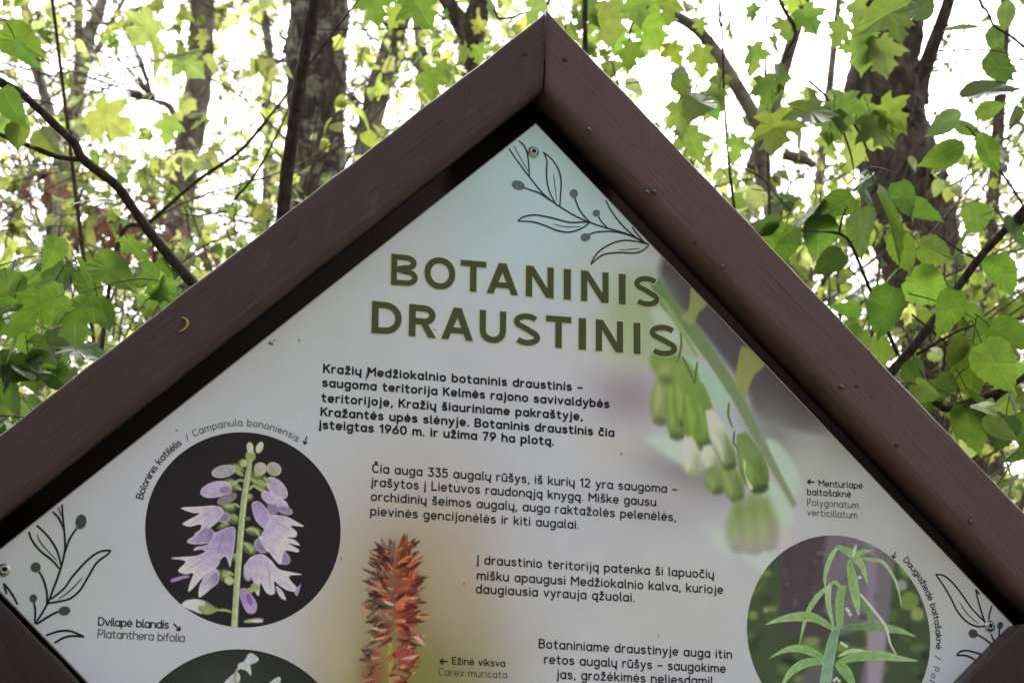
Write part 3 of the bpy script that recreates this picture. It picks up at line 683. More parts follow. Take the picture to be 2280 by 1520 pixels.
    cv.blade(z([(872, 400), (846, 600), (826, 800), (806, 1050), (788, 1300), (776, 1520)]), 5, (176, 186, 146), 3, 0.8, tip=(0.4, 1.0))
    for ln in ([(800, 660), (770, 640), (700, 660)], [(845, 480), (800, 470), (760, 500)], [(830, 910), (860, 930), (890, 980)], [(760, 1140), (730, 1120), (700, 1150)], [(745, 1400), (700, 1385), (640, 1385)], [(850, 820), (900, 810), (940, 860)], [(870, 540), (900, 510), (950, 540)]):
        cv.blade(z(ln), 6, (150, 162, 104), 2.5, tip=(0.6, 0.6))
    e(730, 1178, 34, 30, 20, (166, 170, 130)); e(860, 740, 24, 14, 0, GD)
    P_([(800, 1248), (850, 1232), (905, 1300), (925, 1345), (920, 1390), (890, 1412), (850, 1397), (815, 1325)], PU, (164, 140, 190), [(820, 1260), (900, 1390)], rim=(170, 150, 196))
    e(870, 1310, 18, 44, -20, (120, 84, 158), soft=6)
    e(890, 1240, 60, 20, -20, GR, soft=3); e(905, 1220, 24, 26, 0, GR, soft=3)
    P_([(395, 1352), (430, 1316), (520, 1310), (600, 1350), (545, 1410), (470, 1388)], (176, 174, 178), (198, 196, 200), [(560, 1380), (420, 1330)])
    P_([(510, 1365), (570, 1352), (660, 1380), (590, 1415), (540, 1408)], (132, 144, 90), rim=None); P_([(560, 1320), (640, 1375), (580, 1370)], (120, 134, 80), rim=None)
    e(900, 1458, 70, 14, -8, (150, 160, 120), soft=4); e(930, 1462, 40, 12, 0, (196, 194, 196), soft=4)

def paint_polygonatum(cv):
    rg = np.random.default_rng(5)
    z = Z(1480, 986, 2.846)
    e = lambda x, y, rx, ry, c, soft=14, al=1.0: cv.ell(1480 + x / 2.846, 986 + y / 2.846, rx / 2.846, ry / 2.846, 0, c, soft, al)
    for k in range(120):                                # out of focus undergrowth
        x = rg.uniform(540, 1660); y = rg.uniform(640, 1800)
        if 770 < x < 1400 and y < 1150: continue
        c = [(78, 112, 52), (104, 140, 70), (50, 66, 40), (134, 158, 76), (36, 38, 35), (66, 98, 54), (92, 124, 78)][rg.integers(7)]
        e(x, y, rg.uniform(20, 60), rg.uniform(14, 46), c, 18, 0.7)
    cv.poly(z([(760, 560), (1050, 560), (1060, 900), (1080, 1200), (740, 1180), (740, 900)]), (74, 66, 72), 14)
    cv.poly(z([(1040, 560), (1440, 560), (1440, 900), (1410, 1200), (1370, 1560), (1240, 1560), (1280, 1200), (1060, 1170)]), (108, 100, 112), 14)
    cv.poly(z([(1270, 600), (1330, 600), (1340, 1000), (1290, 1300)]), (134, 124, 140), 20, 0.8)
    cv.poly(z([(1300, 1150), (1400, 1180), (1360, 1560), (1290, 1560)]), (146, 138, 152), 16, 0.9)
    cv.poly(z([(900, 1420), (1060, 1400), (1060, 1600), (860, 1600)]), (96, 90, 98), 16, 0.8)
    for x, y, r in ((640, 1058, 15), (690, 640, 40), (1550, 1000, 60), (1600, 1080, 40), (560, 1090, 30), (1500, 900, 36)):
        e(x, y, r, r, [(150, 150, 160), (130, 140, 90), (120, 146, 66), (140, 160, 80), (150, 160, 100), (140, 150, 90)][int(x) % 6], 10, 0.8)
    for k in range(60):
        e(rg.uniform(760, 1400), rg.uniform(640, 1200), rg.uniform(8, 30), rg.uniform(8, 40), [(64, 58, 62), (122, 112, 124), (90, 84, 92)][rg.integers(3)], 10, 0.5)
    A, B, C_, D_ = (112, 152, 84), (146, 176, 120), (84, 122, 70), (128, 160, 130)
    b = lambda pts, w, c, c2=None, pk=0.4, tip=(0.3, 0.02): cv.blade(z(pts), w / 2.846, c, 2.2, tip=tip, col2=c2, peak=pk, rim=np.clip(np.array(c) * 1.18 + 10, 0, 235))
    b([(1170, 740), (1190, 860), (1215, 1000), (1230, 1095)], 62, A, B)
    b([(1105, 650), (1055, 720), (1018, 830), (1018, 925)], 30, B, A)
    b([(1090, 650), (1180, 700), (1250, 780), (1287, 900)], 52, A, B)
    b([(1215, 725), (1300, 735), (1390, 760), (1470, 890), (1505, 1055)], 24, A, (196, 206, 190))
    b([(1205, 710), (1250, 690), (1310, 680)], 34, A, B); b([(1195, 720), (1205, 670), (1215, 640)], 20, (170, 180, 160), B)
    b([(1245, 960), (1290, 1060), (1330, 1160)], 40, C_, A)
    b([(1130, 900), (1110, 1000), (1110, 1170)], 54, A, (120, 156, 96), 0.5, (0.8, 0.7))
    b([(1070, 885), (970, 970), (900, 1090), (850, 1290)], 34, (136, 170, 116), A)
    b([(1050, 885), (1035, 1000), (1075, 1180)], 36, B, A)
    b([(1050, 900), (1080, 880), (1130, 930)], 24, A, B)
    b([(1080, 1185), (960, 1110), (850, 1098), (740, 1115), (635, 1150)], 60, A, B)
    b([(1130, 1165), (1260, 1160), (1400, 1172), (1500, 1190), (1595, 1228)], 56, C_, B)
    b([(1240, 955), (1330, 1065), (1400, 1160), (1430, 1270), (1470, 1340)], 16, (176, 192, 166), (200, 208, 190), 0.4, (0.8, 0.3))
    b([(1030, 1385), (950, 1330), (850, 1300), (760, 1312), (662, 1362)], 50, A, B)
    b([(1100, 1350), (1200, 1312), (1330, 1335)], 26, B, (176, 194, 160))
    b([(1090, 1395), (1200, 1355), (1350, 1345), (1480, 1362), (1610, 1380)], 62, A, B)
    b([(1030, 1385), (900, 1390), (800, 1450), (730, 1560)], 56, A, B)
    b([(1085, 1395), (1150, 1450), (1210, 1560)], 70, A, (120, 158, 96))
    b([(1100, 1160), (1060, 1270), (1015, 1540), (1000, 1700)], 72, (104, 144, 116), D_, 0.5, (0.4, 0.8))
    for x, y in ((1165, 1065), (1175, 1085), (1155, 1050), (1135, 1275), (1150, 1285), (1120, 1265), (1090, 1490), (1105, 1505), (1075, 1500), (1235, 850)):
        e(x, y, 11, 10, (196, 200, 176), 3)

def paint_platanthera(cv):
    z = Z(0, 986, 2.846)
    cv.glow(500, 1520, 130, 60, (58, 62, 52), 0.8)
    for pts in ([(1575, 1335), (1600, 1330), (1640, 1370), (1590, 1400), (1540, 1395), (1560, 1360)], [(1520, 1390), (1580, 1395), (1590, 1470), (1560, 1440), (1510, 1420)], [(1490, 1450), (1530, 1390), (1540, 1410)],
                [(1700, 1530), (1760, 1480), (1780, 1500), (1740, 1560)], [(1420, 1520), (1500, 1450), (1520, 1500), (1460, 1560)]):
        cv.poly(z(pts), (172, 174, 184), 2.2, rim=(206, 208, 214), rimw=4)
    cv.blade(z([(1500, 1440), (1490, 1500), (1560, 1600), (1560, 1800)]), 8, (150, 150, 130), 3, tip=(0.6, 0.8))
    for k in range(14):
        a = k * 1.9; x, y = 1560 + 90 * math.cos(a) * (0.5 + k / 14), 1560 + k * 26
        cv.ell(x / 2.846, 986 + y / 2.846, 26, 11, math.degrees(a) * 0.3, (176, 178, 184), 3, rim=(206, 208, 212))

C1 = disc_fit([(317.5, 1178), (763.7, 1175), (541, 967.5), (541, 1390)])
C2 = disc_fit([(1667, 1390), (2065, 1400), (1855, 1204.5), (1690, 1270), (2040, 1290)])
C3 = disc_fit([(351, 1520), (708, 1520), (537, 1444.5)])
C3 = (C3[0], C3[1]) if 0.08 < C3[1] < 0.2 else (on_plane(np.array([[535, 1640.]]))[0], 0.125)
disc_photo(C1[0], C1[1], (36, 32, 36), paint_campanula)
disc_photo(C2[0], C2[1], (66, 80, 54), paint_polygonatum)
disc_photo(C3[0], C3[1], (40, 44, 38), paint_platanthera)

# ---- lettering: a round-ended one-weight alphabet drawn as strokes, each line keeping the width it has on the board
def _arc(cx, cy, rx, ry, a0, a1, n=10, e=0.86):
    t = np.radians(np.linspace(a0, a1, n)); c, s_ = np.cos(t), np.sin(t)
    return [(cx + rx * np.sign(a) * abs(a) ** e, cy + ry * np.sign(b) * abs(b) ** e) for a, b in zip(c, s_)]
_XH = 0.67
_bowl = lambda: _arc(0.26, _XH / 2, 0.26, _XH / 2, 0, 360, 22)
_arch = lambda x0, w=0.50: [(x0, 0.36)] + _arc(x0 + w / 2, 0.40, w / 2, _XH - 0.40, 180, 0, 9) + [(x0 + w, 0.0)]
_hook = lambda x, y: [(x - 0.02, y), (x - 0.10, y - 0.10), (x - 0.09, y - 0.20), (x + 0.02, y - 0.23)]
_caron = lambda x, y: [(x - 0.13, y + 0.15), (x, y), (x + 0.13, y + 0.15)]
def _dot(x, y): return [(x, y), (x, y + 0.012)]
_S = lambda w, h: _arc(w / 2, h * 0.745, w / 2 * 0.96, h * 0.255, 35, 205, 9, 1.0) + _arc(w / 2, h * 0.255, w / 2, h * 0.255, 65, -150, 12, 1.0)
GL = {
 'a': (0.52, [_bowl(), [(0.52, _XH), (0.52, 0)]]), 'b': (0.52, [_bowl(), [(0, 1), (0, 0)]]), 'c': (0.46, [_arc(0.26, _XH / 2, 0.26, _XH / 2, 48, 312, 16)]),
 'd': (0.52, [_bowl(), [(0.52, 1), (0.52, 0)]]), 'e': (0.52, [[(0.02, 0.33), (0.52, 0.33)] + _arc(0.26, _XH / 2, 0.26, _XH / 2, 0, 310, 18)]),
 'f': (0.34, [[(0.14, 0), (0.14, 0.8)] + _arc(0.30, 0.82, 0.16, 0.18, 170, 80, 6), [(0, _XH), (0.32, _XH)]]),
 'g': (0.52, [_bowl(), [(0.52, _XH), (0.52, -0.08)] + _arc(0.27, -0.10, 0.25, 0.19, 0, -140, 9)]), 'h': (0.50, [[(0, 1), (0, 0)], _arch(0)]),
 'i': (0.04, [[(0.02, _XH), (0.02, 0)], _dot(0.02, 0.93)]), 'j': (0.12, [[(0.10, _XH), (0.10, -0.12)] + _arc(0.0, -0.13, 0.10, 0.15, 0, -90, 5), _dot(0.10, 0.93)]),
 'k': (0.45, [[(0, 1), (0, 0)], [(0, 0.26), (0.42, _XH)], [(0.16, 0.40), (0.45, 0)]]), 'l': (0.10, [[(0.02, 1), (0.02, 0.10), (0.05, 0.03), (0.12, 0)]]),
 'm': (0.82, [[(0, _XH), (0, 0)], _arch(0, 0.41), _arch(0.41, 0.41)]), 'n': (0.50, [[(0, _XH), (0, 0)], _arch(0)]), 'o': (0.52, [_bowl()]), 'p': (0.52, [_bowl(), [(0, _XH), (0, -0.30)]]),
 'r': (0.30, [[(0, _XH), (0, 0)], [(0, 0.38)] + _arc(0.24, 0.42, 0.24, _XH - 0.42, 180, 80, 6)]), 's': (0.43, [_S(0.43, _XH)]),
 't': (0.36, [[(0.13, 0.92), (0.13, 0.17)] + _arc(0.30, 0.17, 0.17, 0.17, 180, 280, 6), [(0, _XH), (0.34, _XH)]]),
 'u': (0.50, [[(0, _XH)] + _arc(0.25, 0.26, 0.25, 0.26, 180, 360, 9) + [(0.50, 0.30)], [(0.50, _XH), (0.50, 0)]]), 'v': (0.48, [[(0, _XH), (0.24, 0), (0.48, _XH)]]),
 'x': (0.44, [[(0, _XH), (0.44, 0)], [(0.44, _XH), (0, 0)]]), 'y': (0.48, [[(0, _XH), (0.25, 0.03)], [(0.48, _XH), (0.20, -0.16), (0.12, -0.27), (0.02, -0.29)]]), 'z': (0.43, [[(0.02, _XH), (0.42, _XH), (0, 0), (0.43, 0)]]),
 'K': (0.56, [[(0, 1), (0, 0)], [(0.54, 1), (0.02, 0.44)], [(0.20, 0.62), (0.56, 0)]]), 'M': (0.76, [[(0, 0), (0, 1), (0.38, 0.42), (0.76, 1), (0.76, 0)]]),
 'B': (0.56, [[(0, 0), (0, 1), (0.30, 1)] + _arc(0.30, 0.76, 0.23, 0.24, 90, -90, 8) + [(0, 0.52)], [(0.30, 0.52)] + _arc(0.30, 0.26, 0.26, 0.26, 90, -90, 8) + [(0, 0)]]),
 'C': (0.60, [_arc(0.33, 0.5, 0.33, 0.5, 48, 312, 16)]), 'L': (0.46, [[(0, 1), (0, 0), (0.46, 0)]]), 'I': (0.04, [[(0.02, 1), (0.02, 0)]]),
 'D': (0.60, [[(0, 0), (0, 1), (0.24, 1)] + _arc(0.24, 0.5, 0.36, 0.5, 90, -90, 12) + [(0, 0)]]), 'P': (0.54, [[(0, 0), (0, 1), (0.28, 1)] + _arc(0.28, 0.72, 0.26, 0.28, 90, -90, 9) + [(0, 0.44)]]),
 'E': (0.48, [[(0.48, 1), (0, 1), (0, 0), (0.48, 0)], [(0, 0.52), (0.42, 0.52)]]),
 '0': (0.56, [_arc(0.28, 0.5, 0.28, 0.5, 0, 360, 22)]), '1': (0.26, [[(0, 0.80), (0.22, 1), (0.22, 0)]]), '2': (0.50, [_arc(0.25, 0.74, 0.24, 0.26, 165, -25, 9) + [(0, 0), (0.50, 0)]]),
 '3': (0.50, [[(0.02, 1), (0.48, 1), (0.22, 0.60)] + _arc(0.24, 0.30, 0.26, 0.30, 80, -150, 10)]), '5': (0.50, [[(0.46, 1), (0.06, 1), (0.03, 0.56)] + _arc(0.24, 0.31, 0.26, 0.31, 110, -150, 11)]),
 '6': (0.52, [[(0.40, 1), (0.06, 0.46)] + _arc(0.26, 0.29, 0.26, 0.29, 160, -200, 18)]), '7': (0.48, [[(0, 1), (0.48, 1), (0.16, 0)]]), '9': (0.52, [[(0.12, 0), (0.46, 0.54)] + _arc(0.26, 0.71, 0.26, 0.29, -20, 340, 18)]),
 '–': (0.44, [[(0, 0.40), (0.44, 0.40)]]), '.': (0.04, [_dot(0.02, 0.0)]), ',': (0.06, [[(0.06, 0.02), (0.0, -0.14)]]), '/': (0.34, [[(0, -0.06), (0.34, 1.02)]]), '!': (0.04, [[(0.02, 1), (0.02, 0.32)], _dot(0.02, 0.0)]),
}
for c_, b_, ex in (('ž', 'z', [_caron(0.22, 0.84)]), ('š', 's', [_caron(0.22, 0.84)]), ('č', 'c', [_caron(0.26, 0.84)]), ('ė', 'e', [_dot(0.26, 0.92)]), ('ū', 'u', [[(0.10, 0.90), (0.40, 0.90)]]), ('ų', 'u', [_hook(0.52, 0.0)]), ('ą', 'a', [_hook(0.54, 0.0)]),
                   ('į', 'i', [_hook(0.05, 0.0)]), ('Į', 'I', [_hook(0.05, 0.0)]), ('Č', 'C', [_caron(0.34, 1.15)])):
    GL[c_] = (GL[b_][0], GL[b_][1] + ex)

def ribbon(pts, w, caps=True):
    """a flat stroke of width w with round ends and round corners: list of (points, triangles)"""
    p = np.asarray(pts, float); keep = np.r_[True, np.hypot(*np.diff(p, axis=0).T) > 1e-6]; p = p[keep]; m = len(p)
    if m < 2: return []
    sg = np.diff(p, axis=0); sg /= np.hypot(*sg.T)[:, None]
    out = []
    tn = np.vstack([sg[:1], sg[:-1] + sg[1:], sg[-1:]]); ln = np.hypot(*tn.T); sharp = ln < 1.75; sharp[[0, -1]] = False
    cuts = [0] + list(np.where(sharp)[0]) + [m - 1]
    for a, b in zip(cuts[:-1], cuts[1:]):
        q = p[a:b + 1]; k = len(q); s2 = np.diff(q, axis=0); s2 /= np.hypot(*s2.T)[:, None]
        t = np.vstack([s2[:1], s2[:-1] + s2[1:], s2[-1:]]); t /= np.hypot(*t.T)[:, None]; N = np.stack([-t[:, 1], t[:, 0]], -1) * w / 2
        P2 = np.vstack([q + N, q - N]); i = np.arange(k - 1)
        T = np.concatenate([np.stack([i, i + k, i + k + 1], -1), np.stack([i, i + k + 1, i + 1], -1)])
        if caps:
            for e0, sgn in ((0, -1), (k - 1, 1)):
                th = np.linspace(math.pi / 2, -math.pi / 2, 7)[1:-1]; n = N[e0]; tt = t[e0] * w / 2 * sgn
                C = q[e0] + np.sin(th)[:, None] * n + np.cos(th)[:, None] * tt
                base = len(P2); P2 = np.vstack([P2, C]); ch = [e0] + list(range(base, base + 5)) + [e0 + k]
                T = np.vstack([T, [(ch[0], ch[z_], ch[z_ + 1]) for z_ in range(1, 6)]])
        out.append((P2, T))
    return out

class Ink:
    def __init__(s, y): s.V = []; s.T = []; s.C = []; s.n = 0; s.y = y
    def add(s, P2, T, rgb, lift=0):
        s.V.append(np.stack([P2[:, 0], np.full(len(P2), s.y - lift * 2.5e-5), P2[:, 1] + PANEL_Z], -1)); s.T.append(np.asarray(T) + s.n); s.n += len(P2)
        s.C.append(np.tile(rgb, (len(P2), 1)))
    def glyph(s, ch, w, fn, rgb):
        k = 0
        for st in GL[ch][1]:
            q = np.array(st, float)
            q[:, 1] = np.where(q[:, 1] > 0, q[:, 1] * (1 - w) + w / 2, q[:, 1] + w / 2)
            for P2, T in ribbon(q, w): s.add(fn(P2), T, rgb, k); k += 1
    @staticmethod
    def widths(text, w, gap):
        return [(None if c == ' ' else c, 0.26 if c == ' ' else GL[c][0] + w * 0.4) for c in text]
    def line(s, text, p0, p1, capm, w, rgb):
        """text between the photograph points p0 (left end of the ink) and p1 (right end), both on the baseline"""
        a, b = on_plane(np.array([p0, p1], float)); d = b - a; L = np.hypot(*d); d /= L; n = np.array([-d[1], d[0]])
        r = s.widths(text, w, 0); nat = sum(x[1] for x in r) + w * 0.6
        trk = (L / capm - nat) / (len(r) - 1); x = w * 0.5
        for c, adv in r:
            if c: s.glyph(c, w, lambda P2, x=x: a + (P2[:, :1] + x) * capm * d + P2[:, 1:] * capm * n, rgb)
            x += adv + trk
    def arc(s, text, c, rad, a0, a1, capm, w, rgb):
        """text on a circle, from angle a0 clockwise to a1 (ends of the ink)"""
        r = s.widths(text, w, 0); L = abs(a0 - a1) * rad; nat = sum(x[1] for x in r) + w * 0.6
        trk = (L / capm - nat) / (len(r) - 1); x = w * 0.5
        for ch, adv in r:
            if ch:
                g = GL[ch][0]; ang = a0 - (x + g / 2) * capm / rad
                er = np.array([math.cos(ang), math.sin(ang)]); et = np.array([er[1], -er[0]])
                s.glyph(ch, w, lambda P2, er=er, et=et, g=g: c + er * rad + (P2[:, :1] - g / 2) * capm * et + P2[:, 1:] * capm * er, rgb)
            x += adv + trk
    def stroke(s, pts, w, rgb, n=8, taper=0.5):
        """a drawn line through photograph points, w photograph pixels wide"""
        p = on_plane(catmull(pts, n)); m = len(p); g = np.gradient(p, axis=0); g /= np.linalg.norm(g, axis=1)[:, None] + 1e-12
        ww = (w / 1690 / 2) * (taper + (1 - taper) * np.sin(np.linspace(0.05, 0.95, m) * math.pi)); N = np.stack([-g[:, 1], g[:, 0]], -1) * ww[:, None]
        P2 = np.vstack([p + N, p - N]); i = np.arange(m - 1); s.k = getattr(s, 'k', 0) + 1
        s.add(P2, np.concatenate([np.stack([i, i + m, i + m + 1], -1), np.stack([i, i + m + 1, i + 1], -1)]), rgb, s.k % 9)
    def blob(s, cx, cy, rx, ry, rot, rgb):
        t = np.linspace(0, 2 * math.pi, 28, endpoint=False); r = math.radians(rot); x, y = rx * np.cos(t), ry * np.sin(t)
        q = on_plane(np.stack([cx + x * math.cos(r) - y * math.sin(r), cy + x * math.sin(r) + y * math.cos(r)], -1))
        s.add(np.vstack([q, q.mean(0)]), np.stack([np.arange(28), (np.arange(28) + 1) % 28, np.full(28, 28)], -1), rgb, 10)
    def arrow(s, p0, p1, w, rgb, head=7):
        p0, p1 = np.array(p0, float), np.array(p1, float); d = (p1 - p0) / np.hypot(*(p1 - p0)); n = np.array([-d[1], d[0]])
        s.stroke([p0, p1], w, rgb, taper=1)
        for k in (-1, 1): s.stroke([p1 + d * 1.0, p1 - d * head + n * k * head * 0.85], w, rgb, taper=1)
    def build(s, name):
        return mesh_np(name, np.concatenate(s.V), np.concatenate(s.T), M['ink'], panel, np.concatenate(s.C))

# the heading: bold flat-ended capitals
def cap_pieces(ch, W, w, e):
    """pieces (outline points, triangles) of one bold capital, width W and stem w in cap heights, grown by e all round"""
    h = w / 2
    def quad(q):
        q = np.array(q, float); m = q.mean(0); out = []
        for k in range(4):
            a, b, c = q[k - 1], q[k], q[(k + 1) % 4]; u = (b - a) / np.hypot(*(b - a)); v = (c - b) / np.hypot(*(c - b))
            n1, n2 = np.array([u[1], -u[0]]), np.array([v[1], -v[0]]); bis = n1 + n2; bis /= (1 + n1 @ n2)
            out.append(b + bis * e)
        return [(np.array(out), np.array([(0, 1, 2), (0, 2, 3)]))]
    def rect(x0, y0, x1, y1): return quad([(x0, y0), (x1, y0), (x1, y1), (x0, y1)])
    def band(pts):
        p = np.array(pts, float); d0 = p[0] - p[1]; d1 = p[-1] - p[-2]
        p = np.vstack([p[0] + d0 / np.hypot(*d0) * e, p, p[-1] + d1 / np.hypot(*d1) * e]) if e else p
        return ribbon(p, w * 0.94 + 2 * e, caps=False)
    A = lambda cx, cy, rx, ry, a0, a1, n=16: _arc(cx, cy, rx, ry, a0, a1, n, 0.95)
    if ch == 'I': return rect(0, 0, W, 1)
    if ch == 'T': return rect(0, 1 - w * 0.92, W, 1) + rect(W / 2 - h, 0, W / 2 + h, 1 - w * 0.92 + 0.01)
    if ch == 'N': return rect(0, 0, w, 1) + rect(W - w, 0, W, 1) + quad([(W - w * 1.16, 0), (W, 0), (w * 1.16, 1), (0, 1)])
    if ch == 'A': return quad([(0, 0), (w * 1.06, 0), (W / 2 + w * 0.60, 1), (W / 2 - w * 0.60, 1)]) + quad([(W - w * 1.06, 0), (W, 0), (W / 2 + w * 0.60, 1), (W / 2 - w * 0.60, 1)]) + rect(W * 0.24, 0.20, W * 0.76, 0.20 + w * 0.88)
    if ch == 'O':
        o_, i_ = (np.array(A(W / 2, 0.5, W / 2 - h + d, 0.52 - h + d, 0, 360, 45)[:-1]) for d in (h * 0.94 + e, -h * 0.94 - e)); j = np.arange(44); j2 = (j + 1) % 44
        return [(np.vstack([o_, i_]), np.concatenate([np.stack([j, j2, j2 + 44], -1), np.stack([j, j2 + 44, j + 44], -1)]))]
    if ch == 'Q': return band(A(W / 2, 0.5, W / 2 - h, 0.52 - h, 0, 372, 44))
    if ch == 'D': return rect(0, 0, w, 1) + band([(h, 1 - h)] + A(W * 0.42, 0.5, W * 0.58 - h, 0.5 - h, 90, -90, 22) + [(h, h)])
    if ch == 'U': return band([(h, 1)] + A(W / 2, W / 2 - 0.02, W / 2 - h, W / 2 - h, 180, 360, 22) + [(W - h, 1)])
    if ch == 'S': return band(_arc(W / 2, 0.735, W / 2 - h * 1.05, 0.275 - h, 32, 215, 14, 1.0) + [(W * 0.5, 0.515)] + _arc(W / 2, 0.262, W / 2 - h, 0.275 - h, 60, -148, 18, 1.0))
    if ch == 'B': w *= 0.9; h = w / 2
    if ch == 'B': return rect(0, 0, w, 1) + band([(h, 1 - h)] + A(W * 0.52, 0.745, W * 0.43 - h, 0.255 - h, 90, -90, 14) + [(h, 0.49 + h * 0.0)]) + band([(h, 0.53)] + A(W * 0.54, 0.275, W * 0.46 - h, 0.255 - 0.0 - h + 0.02, 90, -90, 14) + [(h, h)])
    if ch == 'R': return rect(0, 0, w, 1) + band([(h, 1 - h)] + A(W * 0.52, 0.69, W * 0.46 - h, 0.31 - h, 90, -90, 14) + [(h, 0.38 + h)]) + quad([(W - w * 1.15, 0), (W, 0), (W * 0.66, 0.46), (W * 0.40, 0.46)])
def heading(ink, letters, bl, capm, e, rgb, y0):
    for ch, xa, xb in letters:
        ya, yb = (bl[0][1] + (bl[1][1] - bl[0][1]) * (x - bl[0][0]) / (bl[1][0] - bl[0][0]) for x in (xa, xb))
        a, b = on_plane(np.array([(xa, ya), (xb, yb)])); d = b - a; L = np.hypot(*d); d /= L; n = np.array([-d[1], d[0]])
        for k, (P2, T) in enumerate(cap_pieces(ch, L / capm, 0.19 if ch == 'S' else 0.205, e)):
            ink.add(a + P2[:, :1] * capm * d + P2[:, 1:] * capm * n, T, rgb, k)
OLIVE, PALE, BLACK, GREY = (0.086, 0.098, 0.046), (0.66, 0.70, 0.48), (0.024, 0.024, 0.030), (0.11, 0.11, 0.11)
zx = lambda x: 740 + x / 2.846
LINES = (([('B', 370, 540), ('O', 580, 777), ('T', 810, 972), ('A', 977, 1175), ('N', 1225, 1401), ('I', 1465, 1510), ('N', 1575, 1750), ('I', 1814, 1858), ('S', 1910, 2074)], ((868.7, 634), (1467, 684.6)), 72.5),
         ([('D', 247, 437), ('R', 483, 655), ('A', 690, 890), ('U', 930, 1100), ('S', 1146, 1316), ('T', 1352, 1512), ('I', 1560, 1606), ('N', 1668, 1842), ('I', 1908, 1952), ('S', 2008, 2186)], ((826.8, 741.5), (1507, 795.0)), 74.0))
for nm, y, e, rgb in (('title_outline', -0.0003, 0.034, PALE), ('title_lettering', -0.0008, 0.0, OLIVE)):
    for letters, bl, cap in LINES:
        k = Ink(y)
        heading(k, [(c, zx(a), zx(b)) for c, a, b in letters], bl, cap / 1690, e, rgb, y)
        k.build(nm)
txt = Ink(-0.0004)
BODY = 21.0 / 1690
BW, RW = 0.200, 0.152
for s_, a_, b_ in (('Kražių Medžiokalnio botaninis draustinis –', (719, 830), (1298, 872.3)), ('saugoma teritorija Kelmės rajono savivaldybės', (716.8, 861), (1357, 909)),
                   ('teritorijoje, Kražių šiauriniame pakraštyje,', (715, 895), (1297.6, 936.5)), ('Kražantės upės slėnyje. Botaninis draustinis čia', (713, 926.2), (1368, 972.8)),
                   ('įsteigtas 1960 m. ir užima 79 ha plotą.', (710.5, 954.5), (1233.7, 992))):
    txt.line(s_, a_, b_, BODY, BW, BLACK)
for s_, a_, b_ in (('Čia auga 335 augalų rūšys, iš kurių 12 yra saugoma –', (828, 1052), (1507.7, 1098.5)), ('įrašytos į Lietuvos raudonąją knygą. Miške gausu', (826.8, 1082.3), (1461, 1127)),
                   ('orchidinių šeimos augalų, auga raktažolės pelenėlės,', (825.4, 1114.5), (1505, 1160.5)), ('pievinės gencijonėlės ir kiti augalai.', (824, 1147), (1289, 1177.5)),
                   ('Į draustinio teritoriją patenka ši lapuočių', (1062, 1255.3), (1589.6, 1288)), ('mišku apaugusi Medžiokalnio kalva, kurioje', (1061.5, 1290), (1610, 1322)),
                   ('daugiausia vyrauja ąžuolai.', (1059, 1320), (1413, 1339.5)), ('Botaniniame draustinyje auga itin', (1199, 1442.2), (1630, 1466)),
                   ('retos augalų rūšys – saugokime', (1211, 1476.5), (1616, 1497.5)), ('jas, grožėkimės neliesdami!', (1239, 1510), (1586, 1525.5))):
    txt.line(s_, a_, b_, BODY, RW, BLACK)
txt.build('body_lettering')
CS = 16.2 / 1690; CB, CR = 0.145, 0.118
def caption(*steps):
    k = Ink(-0.0004)
    for f, a in steps: getattr(k, f)(*a)
    k.build('caption_lettering')
caption(('line', ('Dvilapė blandis', (217.8, 1391.8), (376, 1399.2), CS * 1.12, CB, BLACK)), ('arrow', ((386.5, 1387.5), (400.5, 1402), 3, BLACK)),
        ('line', ('Platanthera bifolia', (216.8, 1418.6), (411, 1428.7), CS * 1.12, CR, GREY)))
caption(('arrow', ((997, 1471.8), (980, 1471), 3, BLACK)), ('line', ('Ežinė viksva', (1006, 1478), (1124.8, 1484), CS, CB, BLACK)),
        ('line', ('Carex muricata', (976, 1502.5), (1129, 1509.5), CS, CR, GREY)))
caption(('arrow', ((1813, 1073), (1798.5, 1072), 3, BLACK, 6)), ('line', ('Menturlapė', (1822.6, 1082.6), (1921, 1088), CS, CB, BLACK)),
        ('line', ('baltašaknė', (1797, 1102), (1895, 1107), CS, CB, BLACK)),
        ('line', ('Polygonatum', (1797, 1125), (1911.5, 1132), CS, CR, GREY)), ('line', ('verticillatum', (1797, 1147), (1909, 1154), CS, CR, GREY)))
def ang_of(c, q):
    p = on_plane(np.array([q], float))[0] - c; return math.atan2(p[1], p[0])
def turn(a, lo): return a + 2 * math.pi if a < lo else a
a1 = ang_of(C1[0], (667, 975)); a0 = turn(ang_of(C1[0], (307, 1109)), a1); am = turn(ang_of(C1[0], (419, 999)), a1); a_s = turn(ang_of(C1[0], (423, 990)), a1)
caption(('arc', ('Boloninis katilėlis', C1[0], C1[1] + 0.0080, a0, am + 0.02, CS, CB, BLACK)),
        ('arc', ('/ Campanula bononiensis', C1[0], C1[1] + 0.0080, a_s, a1, CS, CR, GREY)), ('arrow', ((683, 971), (678, 988), 2.6, BLACK, 6)))
b0, b1, b2 = (ang_of(C2[0], q) for q in ((2006, 1252), (2092, 1445), (2091, 1460)))
caption(('arc', ('Daugiažiedė baltašaknė', C2[0], C2[1] + 0.0085, b0, b1, CS, CB, BLACK)),
        ('arc', ('/ Polygonatum', C2[0], C2[1] + 0.0085, b2, b2 - 0.80, CS, CR, GREY)), ('arrow', ((1994, 1228), (1988, 1241), 2.6, BLACK, 6)))

